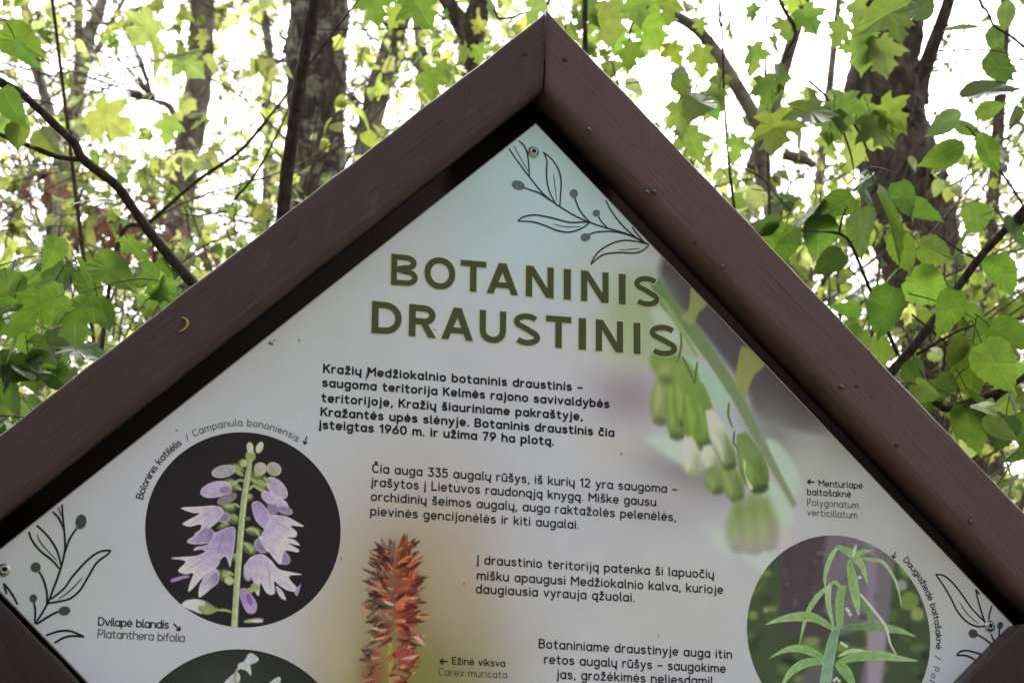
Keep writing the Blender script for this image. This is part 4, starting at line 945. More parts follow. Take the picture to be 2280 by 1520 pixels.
# ---- drawn sprigs in the corners
INK1, INK2, FIL1, FIL2 = (0.034, 0.048, 0.050), (0.022, 0.026, 0.026), (0.15, 0.19, 0.19), (0.075, 0.085, 0.078)
sp = Ink(-0.0005); z = Z(1120, 290, 4.606)
for ln in ([(60, 190), (150, 320), (270, 480), (420, 660), (590, 790), (760, 890), (900, 950), (1050, 1000), (1200, 1040), (1350, 1095), (1480, 1165)], [(160, 110), (215, 160), (245, 230), (260, 330), (270, 470)],
           [(410, 225), (500, 300), (570, 410), (595, 530), (590, 650), (583, 775)], [(410, 225), (435, 270), (450, 330), (445, 420), (450, 520), (475, 630), (535, 750)],
           [(215, 590), (300, 620), (380, 650), (480, 720)], [(152, 930), (210, 890), (330, 870), (500, 900), (680, 945), (830, 942), (900, 950)], [(152, 932), (300, 940), (420, 975), (560, 1030), (680, 1045), (800, 1010), (880, 955)],
           [(735, 690), (770, 790), (820, 870), (900, 950)], [(975, 880), (1010, 940), (1070, 1000)], [(885, 1070), (960, 1045), (1130, 1040), (1300, 1080), (1460, 1160)],
           [(900, 1380), (930, 1310), (1000, 1230), (1120, 1160), (1240, 1130), (1360, 1140), (1480, 1170)], [(900, 1380), (960, 1320), (1050, 1270), (1200, 1255), (1340, 1260), (1430, 1235), (1495, 1180)],
           [(1055, 720), (1110, 830), (1200, 950), (1290, 1040), (1400, 1130), (1490, 1170)], [(1320, 990), (1370, 1060), (1450, 1150)]):
    sp.stroke(z(ln), 3.6, INK1, taper=0.75)
for ln in ([(110, 160), (180, 290), (260, 430)], [(515, 450), (530, 560), (550, 730)], [(520, 965), (640, 990), (800, 990)], [(1190, 1230), (1300, 1222), (1400, 1212)]):
    sp.stroke(z(ln), 2.0, (0.09, 0.11, 0.11), taper=0.5)
for x, y, rx, ry, rot in ((155, 565, 68, 46, 18), (725, 650, 42, 44, 0), (955, 850, 37, 34, 0), (845, 1098, 50, 40, -8)):
    q = z([(x, y)])[0]; sp.blob(q[0], q[1], rx / 4.606, ry / 4.606, rot, FIL1)
sp.build('printed_sprig')
sp = Ink(-0.0005); z = Z(0, 1120, 3.8)
for ln in ([(525, 10), (530, 100), (545, 250), (548, 400), (510, 560), (460, 700), (400, 850), (310, 1000), (295, 1008)], [(445, 70), (500, 130), (545, 230)], [(245, 240), (270, 310), (340, 400), (440, 480), (500, 550)],
           [(310, 185), (390, 260), (450, 340), (490, 420), (515, 520)], [(650, 210), (590, 300), (548, 420)], [(330, 575), (370, 650), (397, 760), (395, 850)], [(285, 835), (298, 900), (295, 1000)], [(500, 910), (420, 950), (310, 1020)],
           [(430, 810), (540, 720), (620, 610), (740, 480), (840, 410), (938, 396)], [(938, 398), (900, 440), (820, 500), (740, 630), (680, 730), (600, 800), (520, 825), (400, 845)], [(390, 1115), (500, 1080), (600, 1080), (712, 1127)], [(460, 1180), (540, 1135), (620, 1120), (712, 1127)],
           [(30, 675), (60, 710), (110, 780), (150, 855)], [(32, 678), (55, 765)]):
    sp.stroke(z(ln), 4.4, INK2, taper=0.8)
for ln in ([(490, 30), (520, 110)], [(315, 260), (350, 340), (480, 480)], [(495, 810), (600, 730), (700, 625)]):
    sp.stroke(z(ln), 2.6, (0.06, 0.065, 0.06), taper=0.5)
for x, y, rx, ry, rot in ((685, 155, 45, 62, 10), (302, 540, 42, 42, 0), (282, 803, 32, 34, 0), (545, 908, 50, 37, -8)):
    q = z([(x, y)])[0]; sp.blob(q[0], q[1], rx / 3.8, ry / 3.8, rot, FIL2)
sp.build('printed_sprig')
sp = Ink(-0.0005); z = Z(1900, 1200, 4.75)
for ln in ([(870, 370), (960, 385), (1060, 470), (1160, 600), (1260, 740), (1400, 880)], [(870, 370), (960, 500), (1040, 640), (1100, 760), (1200, 870), (1310, 920), (1390, 915)], [(1290, 530), (1320, 650), (1370, 820), (1400, 890)], [(1335, 580), (1290, 530)], [(1465, 700), (1440, 780), (1430, 850)],
           [(1310, 1005), (1400, 1060), (1485, 1130)], [(1545, 945), (1535, 1030), (1520, 1080)], [(1455, 1000), (1480, 1060), (1515, 1105)], [(1090, 1225), (1130, 1185), (1200, 1175), (1290, 1195), (1380, 1225)], [(1090, 1225), (1170, 1225), (1240, 1245), (1310, 1290)]):
    sp.stroke(z(ln), 4.0, INK2, taper=0.8)
sp.stroke(z([(1120, 660), (1200, 780), (1320, 890)]), 2.4, (0.06, 0.065, 0.06), taper=0.5)
for x, y, rx, ry in ((1265, 995, 50, 44), (1550, 910, 30, 40)):
    q = z([(x, y)])[0]; sp.blob(q[0], q[1], rx / 4.75, ry / 4.75, 20, FIL2)
sp.build('printed_sprig')

# ---- screws through the panel, counterbored holes and small dents in the timber
def lathe(prof, c, seg=28):
    """profile (radius, out towards the viewer) about an axis along -Y"""
    prof = np.array(prof); th = np.arange(seg) / seg * 2 * math.pi; n = len(prof)
    V = np.zeros((n, seg, 3)); V[..., 0] = c[0] + prof[:, :1] * np.cos(th); V[..., 2] = c[2] + prof[:, :1] * np.sin(th); V[..., 1] = c[1] - prof[:, 1:2]
    i, j = np.meshgrid(np.arange(n - 1), np.arange(seg), indexing='ij'); j2 = (j + 1) % seg
    return V.reshape(-1, 3), np.stack([i * seg + j, i * seg + j2, (i + 1) * seg + j2, (i + 1) * seg + j], -1).reshape(-1, 4)
for q in ((1187, 339), (9, 1268), (2203, 1393)):
    x, zz = on_plane(np.array([q], float))[0]
    c = (x, 0.0, zz + PANEL_Z)
    V, Q = lathe([(0.0078, 0.0), (0.0078, 0.0016), (0.0072, 0.0022), (0.0055, 0.0026), (0.0054, 0.0044), (0.0048, 0.0052), (0.0034, 0.0055), (0.0031, 0.0050), (0.0030, 0.0022), (0.0001, 0.0021)], c)
    sc = mesh_np('panel_screw', V, Q, M['steel'], sign, smooth=True)
    V, Q = lathe([(0.0031, 0.0030), (0.0001, 0.0031)], c, 6); mesh_np('screw_socket', V, Q, M['hole'], sc)
for q, r in (((1169, 122), 0.0026), ((1257, 134), 0.0030), ((1547, 540), 0.0022), ((1907, 860), 0.0018), ((1996, 992), 0.0028)):
    x, zz = on_plane(np.array([q], float), -0.0405)[0]
    V, Q = lathe([(r * 1.1, 0.0), (r, 0.0003), (0.0001, 0.0003)], (x, -0.0401, zz + PANEL_Z), 14)
    V[:, 0] = x + (V[:, 0] - x) * 1.25
    mesh_np('nail_hole', V, Q, M['hole'], sign)

# ---- water drops and a bud scale stuck to the frame (things of their own)
def drop(q, r, label):
    x, zz = on_plane(np.array([q], float), -0.0405)[0]
    V, Q = lathe([(r * math.cos(a), r * 0.95 * math.sin(a)) for a in np.linspace(0, math.pi / 2 - 0.01, 7)], (0, 0, 0), 18)
    V[:, 2] *= 1.15
    o = empty('water_drop', (x, -0.0403, zz + PANEL_Z)); bpy.data.objects.remove(o)
    me = mesh_np('water_drop', V, Q, M['water'], smooth=True); me.location = (x, -0.0403, zz + PANEL_Z)
    tag(me, label, 'water drop', 'water drops on the right timber')
drop((1311, 290), 0.0042, 'single clear water drop nearest the apex on the right timber')
drop((1440, 429), 0.0040, 'left one of a close pair of water drops on the right timber')
drop((1456, 427), 0.0038, 'right one of a close pair of water drops on the right timber')
drop((1608, 593), 0.0030, 'tiny water drop on the inner edge of right timber beside the lettering')
drop((1872, 861), 0.0038, 'water drop on the right timber beside the caption with a left arrow')
drop((2161, 1161), 0.0034, 'lowest water drop on the right timber near the round leaf photo')
ac = Acc()
bp_ = [np.array([x, -0.0405 - h, zz + PANEL_Z]) for (x, zz), h in zip(on_plane(catmull([(405, 707), (414, 713), (417, 723), (411, 733), (398, 740)], 6), -0.0405), 0.0012 + 0.003 * np.sin(np.linspace(0.2, 2.8, 25)))]
V, Q, T = tube(np.array(bp_), 0.0004 + 0.0016 * np.sin(np.linspace(0.3, 3.0, len(bp_))) , 6); ac.add(V, Q, T)
tag(ac.build('bud_scale', M['bud']), 'curled yellow brown bud scale stuck on the left timber', 'bud scale')

# ------------------------------------------------------------------ the wood behind the sign
def half(pts): return np.array(pts + [(-u, v) for u, v in pts[::-1] if u > 1e-6])
LEAF = {
 'maple': (half([(0.0, 0.0), (0.14, -0.12), (0.27, -0.10), (0.44, -0.06), (0.33, 0.05), (0.30, 0.13), (0.42, 0.20), (0.52, 0.27), (0.66, 0.44), (0.50, 0.43), (0.43, 0.52), (0.26, 0.47), (0.24, 0.54), (0.36, 0.73), (0.23, 0.74), (0.13, 0.86), (0.06, 0.92), (0.0, 1.06)]), (0, 0.3)),
 'maple_small': (half([(0.0, 0.0), (0.30, -0.05), (0.34, 0.14), (0.54, 0.40), (0.33, 0.50), (0.27, 0.74), (0.0, 1.0)]), (0, 0.3)),
 'ovate': (half([(0.0, 0.0), (0.11, 0.05), (0.21, 0.15), (0.28, 0.28), (0.30, 0.42), (0.27, 0.58), (0.19, 0.74), (0.10, 0.88), (0.04, 0.97), (0.0, 1.06)]), (0, 0.45)),
 'broad': (half([(0.0, 0.0), (0.20, -0.02), (0.36, 0.10), (0.43, 0.28), (0.40, 0.46), (0.37, 0.52), (0.36, 0.58), (0.28, 0.68), (0.24, 0.78), (0.12, 0.88), (0.04, 0.97), (0.0, 1.06)]), (0, 0.42)),
 'tiny': (half([(0.0, 0.0), (0.34, 0.35), (0.20, 0.72), (0.0, 1.0)]), (0, 0.4)),
}
def toothed(name, n, amp):
    o, c = LEAF[name]; q = catmull(o, n, True) if name != 'maple' else np.vstack([o[i] + (o[(i + 1) % len(o)] - o[i]) * t for i in range(len(o)) for t in np.arange(n)[:, None] / n])
    d = q - np.array(c); k = np.arange(len(q)); L = np.hypot(*d.T)[:, None]
    LEAF[name] = (q + d / L * (amp * np.where(k % 2 == 0, 1, -1))[:, None] * (np.abs(q[:, :1]) > 0.03), c)
toothed('broad', 2, 0.012); toothed('ovate', 2, 0.008); toothed('maple', 1, 0.0)
def leaves(acc, kind, pos, tip, nrm, size, col, rg, curl=1.0):
    """leaf blades: pos base of each blade, tip the direction it points, nrm its upper side"""
    out, ctr = LEAF[kind]; n = len(pos)
    if n == 0: return
    T = np.vstack([out, [ctr]]); m = len(out)
    tip = tip / np.linalg.norm(tip, axis=1)[:, None]
    side = np.cross(tip, nrm); side /= np.linalg.norm(side, axis=1)[:, None] + 1e-9; nn = np.cross(side, tip)
    a = rg.uniform(-0.05, 0.40, n) * curl; b = rg.uniform(-0.75, 0.08, n) * curl; c = rg.uniform(-0.3, 0.3, n) * curl; tw = rg.normal(0, 0.25, n) * curl
    asym = rg.uniform(0.78, 1.12, n)
    u = T[None, :, 0] * asym[:, None]; v = np.repeat(T[None, :, 1], n, 0)
    w = a[:, None] * np.abs(u) + b[:, None] * v * v + c[:, None] * u * u + tw[:, None] * u * v + rg.normal(0, 0.008, u.shape)
    V = pos[:, None] + size[:, None, None] * (u[..., None] * side[:, None] + v[..., None] * tip[:, None] + w[..., None] * nn[:, None])
    k = np.arange(m); F = np.stack([np.full(m, m), k, (k + 1) % m], -1)[None] + (np.arange(n) * (m + 1))[:, None, None]
    acc.add(V.reshape(-1, 3), T=F.reshape(-1, 3), C=np.repeat(col, m + 1, 0), UV=np.stack([u, v], -1).reshape(-1, 2))

def leaf_cols(n, base, rg, var=0.25):
    c = np.tile(np.asarray(base, float), (n, 1)) * np.exp(rg.normal(0, var, (n, 1)))
    c[:, 0] *= np.exp(rg.normal(-0.03, 0.08, n)); c[:, 2] *= np.exp(rg.normal(0, 0.15, n))
    return np.clip(c, 0.003, 0.6)

class Plant:
    """a tree or shrub: its stems as 3-D lines, and the sprays of leaves that belong to it"""
    def __init__(s, name, label, cat, stems, bark, leafmat, group=None, rough=0.05, sides=12, part='trunk', seed=1):
        s.name, s.label, s.cat, s.group, s.bark, s.leafmat, s.part = name, label, cat, group, bark, leafmat, part
        s.rg = np.random.default_rng(seed); s.wood = Acc(); s.twigs = Acc(); s.fol = Acc(); s.lines = []; s.rads = []
        for pts, rad in stems: s.stem(pts, rad, rough, sides)
        s.base = None
    def stem(s, pts, rad, rough=0.05, sides=12, acc=None):
        pts = np.asarray(pts, float); rad = np.asarray(rad, float)
        L = np.linalg.norm(np.diff(pts, axis=0), axis=1).sum(); k = max(3, int(L / max(0.035, rad.mean() * 0.9) / max(1, len(pts) - 1)))
        q = catmull(np.c_[pts, rad], k)
        V, Q, T = tube(q[:, :3], np.maximum(q[:, 3], 0.0008), sides, rough, True, s.rg)
        (acc or s.wood).add(V, Q, T); s.lines.append(q[:, :3]); s.rads.append(q[:, 3])
    def xy(s):
        p = np.vstack(s.lines); i = p[:, 2].argmin(); return p[i]
    def branch(s, a, b, r0, r1, sag=0.1, acc=None):
        a, b = np.asarray(a, float), np.asarray(b, float); L = np.linalg.norm(b - a)
        m = a + (b - a) * 0.35 + s.rg.normal(0, 0.06 * L, 3) + [0, 0, 0.10 * L]; m2 = a + (b - a) * 0.7 + s.rg.normal(0, 0.05 * L, 3) + [0, 0, sag * L]
        q = catmull([a, m, m2, b], 5); V, Q, T = tube(q, np.linspace(r0, r1, len(q)), 4, 0, False)
        (acc or s.twigs).add(V, Q, T)
    def nearest(s, p):
        best = None
        for L, R in zip(s.lines, s.rads):
            d = np.linalg.norm(L - (p - [0, 0, 0.35]), axis=1) + 0.6 * np.maximum(0, L[:, 2] - p[2]); i = d.argmin()
            if best is None or d[i] < best[0]: best = (d[i], L[i], R[i])
        return best
    def spray(s, p, kind, size, k, length, base, droop=0.7, twig_r=0.002, link_r=None, curl=1.0, pet=True, face=0.5):
        rg = s.rg; th = rg.uniform(0, 2 * math.pi)
        d = np.array([math.cos(th), math.sin(th) * 0.8, rg.normal(-0.15, 0.3)]); d /= np.linalg.norm(d)
        q0 = p - d * length / 2; q = catmull([q0, p + [0, 0, 0.06 * length], p + d * length / 2 - [0, 0, 0.1 * length]], 5)
        V, Q, T = tube(q, np.linspace(twig_r, twig_r * 0.4, len(q)), 4, 0, False); s.twigs.add(V, Q, T)
        if link_r:
            dist, a, r = s.nearest(q0)
            if (np.linalg.norm(a - q0) < 0.3 if link_r <= 0.003 else dist < 3.5): s.branch(a, q0, min(link_r, r), twig_r)
        t = rg.uniform(0.1, 1, k); t[-1] = 1.0; idx = np.clip((t * (len(q) - 1)).astype(int), 0, len(q) - 1); b0 = q[idx]
        sz = size * np.exp(rg.normal(0, 0.25, k))
        sd = rg.normal(0, 1, (k, 3)); sd[:, 2] = sd[:, 2] * 0.35
        tip = d * 0.5 + sd * 0.75 + np.array([0, 0, -droop])
        nrm = rg.normal(0, 1, (k, 3)) * 0.8 + np.array([0, 0, 1.0 - face]) + face * np.array([rg.normal(0, .3), -0.9 * rg.choice([-1, 1]), 0])
        tn = tip / np.linalg.norm(tip, axis=1)[:, None]
        pb = b0 + tn * (sz * 0.45)[:, None] * [1, 1, 0.6]
        if pet:
            for a, b, z_ in zip(b0, pb, sz):
                V, Q, T = tube(np.array([a, (a + b) / 2 + [0, 0, 0.08 * z_], b]), max(0.0006, twig_r * 0.35), 3, 0, False); s.twigs.add(V, Q, T)
        leaves(s.fol, kind, pb, tip, nrm, sz, leaf_cols(k, base, rg), rg, curl)
    def one_leaf(s, px, py, D, spx, kind, ang, base, tilt=0.5, link=True):
        """a leaf one can single out: centre and length in photograph pixels, ang the way its tip points (degrees, 0 right, 90 down)"""
        rg = s.rg; size = spx / F_PX * D / 1.0; a = math.radians(ang)
        ti = math.cos(a) * R_ - math.sin(a) * U_ + W_ * rg.normal(0, tilt * 0.6); ti /= np.linalg.norm(ti)
        c = P(px, py, D + rg.normal(0, 0.08)); p = c - ti * size * 0.45
        n = W_ * rg.choice([-0.8, 0.8]) + U_ * rg.uniform(0.0, 1.0) + rg.normal(0, tilt, 3)
        leaves(s.fol, kind, p[None], ti[None], n[None], np.array([size]), leaf_cols(1, base, rg, 0.15), rg, 0.8)
        if link:
            e = p - ti * size * 0.35 + U_ * size * 0.15
            V, Q, T = tube(catmull([e, (e + p) / 2 + U_ * size * 0.04, p], 3), 0.0011, 3, 0, False); s.twigs.add(V, Q, T)
            return e
    def merge(s, a, b):
        a.V += b.V; a.C += b.C; a.UV += b.UV; a.Q += [q + a.n for q in b.Q]; a.T += [t + a.n for t in b.T]; a.n += b.n
    def build(s, twigmat):
        b = s.xy(); root = empty(s.name, (b[0], b[1], max(b[2], float(ground_z(b[0], b[1])))))
        tag(root, s.label, s.cat, s.group)
        if s.twigs.n and not s.fol.n: s.merge(s.wood, s.twigs)
        s.wood.build(s.part, s.bark, root)
        if s.fol.n:
            nq = s.fol.n; n0 = sum(len(t) for t in s.fol.T); s.merge(s.fol, s.twigs)
            o = s.fol.build('crown' if s.part == 'trunk' else 'foliage', s.leafmat, root, smooth=True)
            if s.twigs.n:
                o.data.materials.append(twigmat)
                lv = np.empty(len(o.data.polygons), np.int32); o.data.polygons.foreach_get('loop_start', lv)
                vi = np.empty(len(o.data.loops), np.int32); o.data.loops.foreach_get('vertex_index', vi)
                tw = vi[lv] >= nq; o.data.polygons.foreach_set('material_index', tw.astype(np.int32)); o.data.polygons.foreach_set('use_smooth', tw)
        return root

def trunk_line(pts, D, up=5.0, straight=0.6, flare=1.25, dD=0.0):
    """stem through photograph points (x, y, width), top first, at depth D; carried down to the ground and on upwards"""
    X = [P(x, y, D + dD * i) for i, (x, y, w) in enumerate(pts)]; Rr = [w / F_PX * D / 2 for x, y, w in pts]
    d = X[-1] - X[-2] if len(X) > 1 else np.array([0, 0, -1.0]); d /= np.linalg.norm(d)
    g = d * (1 - straight) + np.array([0, 0, -1.0]) * straight; g /= np.linalg.norm(g)
    p = X[-1].copy(); r = Rr[-1]; low = []
    for k in range(60):
        p = p + g * 0.4; low.append((p.copy(), r * (1 + 0.12 * (k + 1) / 10)))
        if p[2] < ground_z(p[0], p[1]) - 0.25: break
    low = low[::3] + ([low[-1]] if (len(low) - 1) % 3 else [])
    u = X[0] - X[1]; u /= np.linalg.norm(u); hi = []
    p = X[0].copy(); r = Rr[0]; n = max(1, int(up / 1.2))
    for k in range(n):
        u = u + np.array([rng.normal(0, 0.06), rng.normal(0, 0.06), 0.08]); u /= np.linalg.norm(u); p = p + u * 1.2; hi.append((p.copy(), r * (1 - 0.8 * (k + 1) / n)))
    pts3 = [h[0] for h in hi[::-1]] + X + [l[0] for l in low]; rr = [h[1] for h in hi[::-1]] + Rr + [l[1] for l in low]
    return np.array(pts3), np.array(rr)

def limb(pts, D, dD=0.0):
    return np.array([P(x, y, D + dD * i) for i, (x, y, w) in enumerate(pts)]), np.array([w / F_PX * D / 2 for x, y, w in pts])

YG, FARG, MIDG, NEARG, DARKG, OVG = (0.175, 0.220, 0.055), (0.26, 0.30, 0.12), (0.108, 0.165, 0.034), (0.068, 0.122, 0.020), (0.038, 0.076, 0.016), (0.068, 0.102, 0.030)  # FARG is paled to carry sky glare over the distant leaves
GT = 'trunks and bushes of the wood behind the board'
trees = {}
def T_(key, name, label, stems, bark, far=True, part='trunk', cat='tree', rough=0.06, sides=14, lm='leaf_far'):
    trees[key] = Plant(name, label, cat, stems, M[bark], M[lm], GT, rough, sides, part, seed=len(trees) + 3); return trees[key]

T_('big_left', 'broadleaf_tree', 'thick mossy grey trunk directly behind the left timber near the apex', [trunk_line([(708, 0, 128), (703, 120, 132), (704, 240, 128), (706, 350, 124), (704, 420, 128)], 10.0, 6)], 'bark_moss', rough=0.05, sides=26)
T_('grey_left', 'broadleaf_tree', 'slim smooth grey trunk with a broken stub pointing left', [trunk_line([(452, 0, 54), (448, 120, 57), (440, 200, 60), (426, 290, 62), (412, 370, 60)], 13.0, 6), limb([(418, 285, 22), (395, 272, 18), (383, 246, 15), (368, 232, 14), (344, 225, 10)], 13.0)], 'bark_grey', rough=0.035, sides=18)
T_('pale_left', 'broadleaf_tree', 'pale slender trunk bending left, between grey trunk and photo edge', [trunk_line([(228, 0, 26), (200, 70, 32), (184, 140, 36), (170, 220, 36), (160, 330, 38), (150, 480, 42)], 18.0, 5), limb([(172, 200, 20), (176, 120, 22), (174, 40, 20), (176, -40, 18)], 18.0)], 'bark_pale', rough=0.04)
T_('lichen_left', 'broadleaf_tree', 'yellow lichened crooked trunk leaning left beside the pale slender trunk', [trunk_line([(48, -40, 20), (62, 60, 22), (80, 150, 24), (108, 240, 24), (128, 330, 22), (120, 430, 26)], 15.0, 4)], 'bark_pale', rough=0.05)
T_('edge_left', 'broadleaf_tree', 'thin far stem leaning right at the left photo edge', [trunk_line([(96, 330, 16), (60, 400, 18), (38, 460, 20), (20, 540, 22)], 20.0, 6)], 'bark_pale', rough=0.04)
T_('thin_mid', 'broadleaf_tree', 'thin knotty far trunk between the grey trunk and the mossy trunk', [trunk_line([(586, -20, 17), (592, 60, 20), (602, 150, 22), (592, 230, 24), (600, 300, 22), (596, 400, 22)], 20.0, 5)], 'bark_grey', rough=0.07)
T_('lean_mid', 'broadleaf_tree', 'grey trunk leaning right just left of the apex', [trunk_line([(905, 0, 40), (880, 80, 46), (848, 176, 52), (828, 263, 54), (815, 330, 56)], 12.0, 6, 0.45)], 'bark_grey', rough=0.05, sides=16)
T_('slim_mid', 'broadleaf_tree', 'slim forked grey trunk nearest the apex on its left', [trunk_line([(930, 60, 22), (938, 110, 26), (946, 170, 30), (952, 230, 34)], 14.0, 5, 0.7), limb([(946, 165, 22), (918, 125, 18), (900, 90, 12)], 14.0)], 'bark_grey', rough=0.05)
T_('dark_mid', 'broadleaf_tree', 'dark forked trunk above the apex at the top edge', [trunk_line([(1090, -60, 44), (1072, 0, 50), (1056, 60, 56), (1048, 120, 50), (1044, 200, 48)], 11.0, 5, 0.8), limb([(1052, 110, 46), (1030, 60, 44), (1000, 10, 36), (970, -50, 30), (930, -160, 22)], 11.0)], 'bark_dark', rough=0.06)
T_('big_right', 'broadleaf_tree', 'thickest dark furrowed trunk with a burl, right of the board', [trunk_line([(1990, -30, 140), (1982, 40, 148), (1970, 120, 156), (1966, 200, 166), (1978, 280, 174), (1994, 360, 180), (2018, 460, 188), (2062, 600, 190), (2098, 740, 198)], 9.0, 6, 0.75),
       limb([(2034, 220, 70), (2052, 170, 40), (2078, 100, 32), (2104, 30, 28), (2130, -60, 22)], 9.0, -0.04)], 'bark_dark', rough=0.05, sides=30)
bt = trees['big_right']
for (x, y, w, dx) in ((2022, 236, 54, 14), (2030, 268, 44, 10), (2060, 370, 46, 14), (2088, 400, 34, 6)):          # burls and broken knots
    c = P(x, y, 8.87); q = np.array([c + R_ * t * 0.035 + U_ * 0.02 * math.sin(t * 3) for t in np.linspace(-1, 1, 6)])
    V, Q, T = tube(q, w / F_PX * 9 / 2 * np.sin(np.linspace(0.5, 2.6, 6)), 10, 0.14, True, bt.rg); bt.wood.add(V, Q, T)
for pts in ([(2062, 150), (2090, 132), (2120, 118), (2150, 96)], [(2066, 160), (2100, 142), (2140, 140)], [(2050, 190), (2076, 160), (2104, 150)], [(2100, 40), (2118, 80), (2090, 120)]):
    a = [P(x, y, 8.9) for x, y in pts]; V, Q, T = tube(catmull(a, 5), np.linspace(0.006, 0.002, len(pts) * 5 - 4), 5, 0, False); bt.twigs.add(V, Q, T)
T_('fork_right', 'maple_tree', 'slender maple forking into two bent limbs against the bright sky', [trunk_line([(1702, 300, 34), (1690, 345, 36), (1700, 400, 38), (1720, 470, 40)], 7.0, 0.0, 0.8),
       limb([(1702, 304, 34), (1668, 240, 32), (1632, 180, 30), (1590, 110, 28), (1548, 62, 24), (1490, 24, 24), (1440, -30, 20), (1380, -110, 16)], 7.0), limb([(1700, 300, 28), (1716, 230, 18), (1742, 150, 16), (1770, 88, 15), (1772, 40, 13), (1744, -20, 11), (1730, -90, 10)], 7.0, -0.05),
       limb([(1745, 345, 24), (1790, 356, 22), (1815, 368, 12)], 7.0)], 'bark_grey', rough=0.05, lm='leaf_maple')
T_('far_right', 'broadleaf_tree', 'thin dark far trunk low on the right beneath the thickest trunk', [trunk_line([(2216, 380, 30), (2204, 520, 34), (2190, 640, 36), (2180, 760, 40)], 16.0, 7)], 'bark_dark')
T_('far_right2', 'broadleaf_tree', 'far slim trunk showing in gaps just above the right timber', [trunk_line([(1832, 330, 22), (1822, 420, 24), (1806, 520, 26), (1798, 620, 28)], 17.0, 3)], 'bark_grey')

# saplings close behind the board
def S_(key, name, label, stems, lm, cat='sapling'):
    trees[key] = Plant(name, label, cat, stems, M['twig'], M[lm], 'saplings close behind the board', 0.03, 8, 'stem', seed=len(trees) + 40); return trees[key]
S_('dark_stem', 'sapling', 'straight dark thin stem rising past the mossy trunk', [trunk_line([(704, -40, 24), (694, 30, 26), (682, 105, 27), (664, 210, 29), (648, 320, 30), (632, 460, 32)], 4.6, 3.0, 0.8)], 'leaf_maple')
a_ = S_('left', 'sapling', 'dark branched sapling slanting left out of the left timber', [trunk_line([(-60, 140, 15), (0, 180, 17), (52, 212, 18), (120, 275, 19), (165, 318, 20), (186, 355, 22), (258, 412, 22), (300, 470, 22), (352, 540, 24), (420, 620, 26), (500, 715, 27), (560, 800, 28)], 4.2, 2.0, 0.85), limb([(186, 355, 13), (130, 350, 12), (66, 325, 11), (0, 300, 10), (-80, 260, 8)], 4.2),
    limb([(165, 318, 5), (158, 292, 4)], 4.2)], 'leaf_maple')
S_('arch', 'sapling', 'two fine arching twigs between the slanting sapling and dark stem', [trunk_line([(642, 205, 5), (592, 270, 7), (530, 340, 8), (440, 402, 8), (335, 492, 9), (262, 545, 10)], 5.0, 0.6, 0.9), limb([(640, 248, 4), (602, 330, 5), (560, 400, 6), (520, 446, 6)], 5.0), limb([(505, 470, 4), (440, 480, 4), (400, 476, 3)], 5.0)], 'leaf_maple')
S_('right', 'sapling', 'brown forked sapling slanting right out of the right timber', [trunk_line([(2340, 380, 15), (2282, 462, 17), (2230, 520, 18), (2176, 580, 19), (2110, 672, 20), (2040, 765, 22), (1994, 818, 24), (1930, 890, 25), (1890, 950, 26)], 4.2, 2.0, 0.85), limb([(2000, 790, 9), (1962, 705, 8), (1925, 615, 8), (1893, 540, 7), (1866, 520, 7), (1830, 516, 4), (1780, 514, 3)], 4.2),
    limb([(1868, 522, 5), (1874, 490, 5), (1886, 460, 3)], 4.2), limb([(2178, 576, 6), (2140, 560, 5), (2085, 520, 4)], 4.2), limb([(2040, 790, 7), (2090, 760, 6), (2160, 726, 5), (2230, 715, 4), (2300, 700, 3)], 4.2), limb([(2030, 700, 5), (2085, 745, 5), (2110, 770, 4)], 4.2)], 'leaf_ovate')
S_('low_right', 'sapling', 'low branch with round leaves at the lower right photo edge', [trunk_line([(2330, 800, 12), (2240, 862, 14), (2170, 890, 15), (2110, 910, 16), (2060, 940, 17)], 4.0, 0.8, 0.9), limb([(2096, 915, 5), (2098, 840, 4), (2106, 760, 4)], 4.0)], 'leaf_ovate')
S_('up_right', 'sapling', 'hanging twig of pointed oval leaves at the top right corner', [trunk_line([(2120, -160, 6), (2200, 30, 6), (2216, 60, 5), (2262, 90, 6), (2330, 170, 10), (2420, 420, 14)], 4.4, 1.0, 0.95), limb([(2330, 560, 7), (2280, 460, 6), (2220, 370, 5), (2170, 300, 4), (2150, 280, 4)], 4.4)], 'leaf_ovate')
S_('hang', 'maple_sapling', 'young maple with lobed hanging leaves left of the thickest trunk', [trunk_line([(1600, -60, 5), (1608, 60, 5), (1612, 200, 5), (1620, 330, 6), (1633, 450, 7), (1660, 620, 9)], 5.4, 0.8, 0.95), limb([(1622, 360, 4), (1690, 392, 4), (1720, 425, 3), (1760, 470, 3)], 5.4),
    limb([(1720, -40, 10), (1745, 20, 9), (1772, 75, 8), (1745, 130, 5), (1738, 210, 3)], 5.4), limb([(1800, 180, 6), (1834, 210, 6), (1858, 250, 5), (1880, 300, 5), (1896, 350, 4), (1906, 410, 3)], 5.4), limb([(1860, 252, 5), (1900, 275, 5), (1932, 335, 5)], 5.4)], 'leaf_maple')
S_('top', 'maple_sapling', 'leafy maple twigs crossing the top edge beside the apex', [trunk_line([(1060, -80, 6), (1100, 20, 6), (1115, 42, 6), (1180, 25, 5), (1230, -10, 8), (1300, -200, 12)], 5.6, 0.5, 0.95), limb([(1440, -60, 7), (1430, 10, 6), (1405, 60, 5), (1398, 160, 4)], 5.6), limb([(700, 66, 3), (800, 66, 4), (900, 64, 4), (955, 64, 3)], 5.6)], 'leaf_maple')

